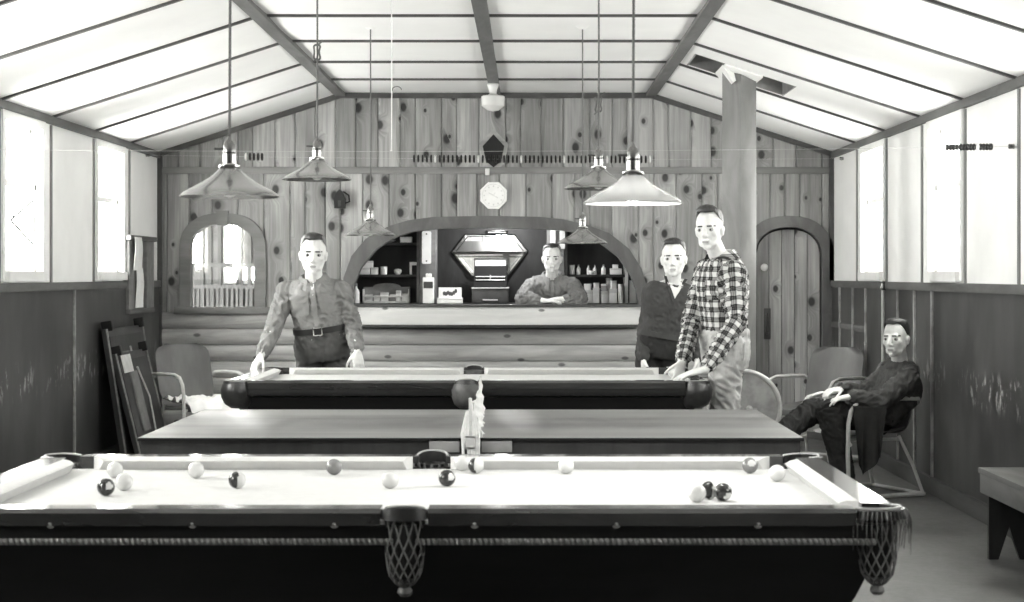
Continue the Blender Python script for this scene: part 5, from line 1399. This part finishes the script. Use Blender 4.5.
# 5. the man sitting by the right wall
def man_seat():
    J={}
    J['pelvis']=V(2.32,11.98,.53); J['neck']=P(904,364,11.95); J['chin']=P(896,357.5,11.84)
    J['shL']=P(909,379,11.78); J['shR']=P(890,374,12.12); J['elL']=P(880,402,11.66); J['wrL']=P(853,396.5,11.66)
    J['elR']=P(862,395,12.1); J['wrR']=P(842,389,11.95); J['curve']=V(.05,.02,-.03)
    J['hipL']=V(2.24,11.87,.52); J['hipR']=V(2.26,12.07,.53); J['knL']=V(1.98,11.71,.57); J['anL']=V(2.08,11.67,.10); J['toeL']=V(1.96,11.60,.05)
    J['knR']=P(812,411,11.90); J['anR']=P(778,437,11.68); J['toeR']=J['anR']+V(-.10,-.06,.0)
    f=Fig('person in a dark jacket sitting in an armchair against the right wall',(2.28,11.98,0),J,.255,V(-.72,-1,-.05),V(-.02,0,1),1.0)
    hl=(J['wrL'],V(-1,-.05,-.15),V(.0,.1,-1),V(-.1,.9,.3),dict(curl=(.2,.35,.3),sc=1.05,spread=.25))
    hr=(J['wrR'],V(-.85,-.35,-.1),V(.0,.1,-1),V(-.3,-.9,.2),dict(curl=(.5,.5,.3),sc=1.05,spread=.1))
    b,bv=f.body([hl,hr])
    m=MB(); f.torso(m,-.02,.99,.016); f.arms(m,(.074,.064,.048),.92)
    sh,sbv=f.cloth(m,'jacket',M['jacket'],fold=.006,seed=41)
    m=MB(); f.torso(m,-.20,.18,.008); f.legs(m,(.10,.082,.066)); f.cloth(m,'trousers',M['darktrouser'],fold=.006,seed=48)
    f.collar(M['jacket'],sh,open_=22,lift=.03)
    f.head_parts(b,bv,'hair',hl=0,sweep=.05,side=16)
    a=J['toeR']; J['toeR']=a; f.shoes()
man_seat()
# dark coat hanging over the near arm of his chair
m=MB(); rows=[]; rg=random.Random(8)
base=[P(852,403,11.62),P(886,404,11.62)]
for j in range(15):
    v=j/14; row=[]
    for i in range(19):
        u=i/18; x=base[0]+(base[1]-base[0])*u
        if v<.25: w_=v/.25; p=x+V(.02,.16,-.14)*(1-w_)*1.0+V(0,0,.015*math.sin(PI*w_))
        else:
            w_=(v-.25)/.75; dz=(.40+.06*math.sin(u*5))*w_
            p=x+V(.02*math.sin(u*9+1)*w_,-.018+.022*math.sin(u*17)*w_-.02*w_,-dz)
            p.x+= (.10*(u-.35))*(-w_)*.6
        row.append(p)
    rows.append(row)
m=sheet_grid(rows,V(0,.008,.003)); cc=V(2.1,11.62,.6); m.off=cc
tag(m.build('coat',M['darktrouser'],None,cc,smooth=60),'dark coat draped over the near arm of the seated man\'s chair','coat')
# ------------------------------------------------------------------ sky, camera, output
w=bpy.data.worlds.new('World'); SC.world=w; w.use_nodes=True
bg=w.node_tree.nodes.get('Background') or w.node_tree.nodes.new('ShaderNodeBackground')
tc=w.node_tree.nodes.new('ShaderNodeTexCoord'); sp=w.node_tree.nodes.new('ShaderNodeSeparateXYZ'); mr=w.node_tree.nodes.new('ShaderNodeMapRange')
w.node_tree.links.new(tc.outputs['Generated'],sp.inputs[0]); w.node_tree.links.new(sp.outputs[0],mr.inputs['Value'])
mr.inputs['From Min'].default_value=-.8; mr.inputs['From Max'].default_value=.8; mr.inputs['To Min'].default_value=9.0; mr.inputs['To Max'].default_value=4.5
w.node_tree.links.new(mr.outputs[0],bg.inputs[1]); bg.inputs[0].default_value=(1,1,.99,1)      # an overcast sky, brighter towards the left
cam=bpy.data.cameras.new('Camera'); co=bpy.data.objects.new('Camera',cam); COL.objects.link(co)
co.location=(0,0,CZ); co.rotation_euler=(PI/2,0,0)
cam.sensor_width=36; cam.lens=36*F/1024; cam.shift_x=-(CX-512)/1024; cam.shift_y=-(301-CY)/1024
cam.clip_start=.05; cam.clip_end=100
cam.dof.use_dof=True; cam.dof.focus_distance=11.0; cam.dof.aperture_fstop=6.0
SC.camera=co
vs=SC.view_settings; vs.view_transform='Standard'; vs.look='None'; vs.gamma=1.0; vs.use_curve_mapping=False
vs.exposure=2.38
SC.cycles.max_bounces=10; SC.cycles.diffuse_bounces=6; SC.cycles.glossy_bounces=4; SC.cycles.transparent_max_bounces=12; SC.cycles.caustics_reflective=False; SC.cycles.caustics_refractive=False
SC.cycles.use_denoising=True
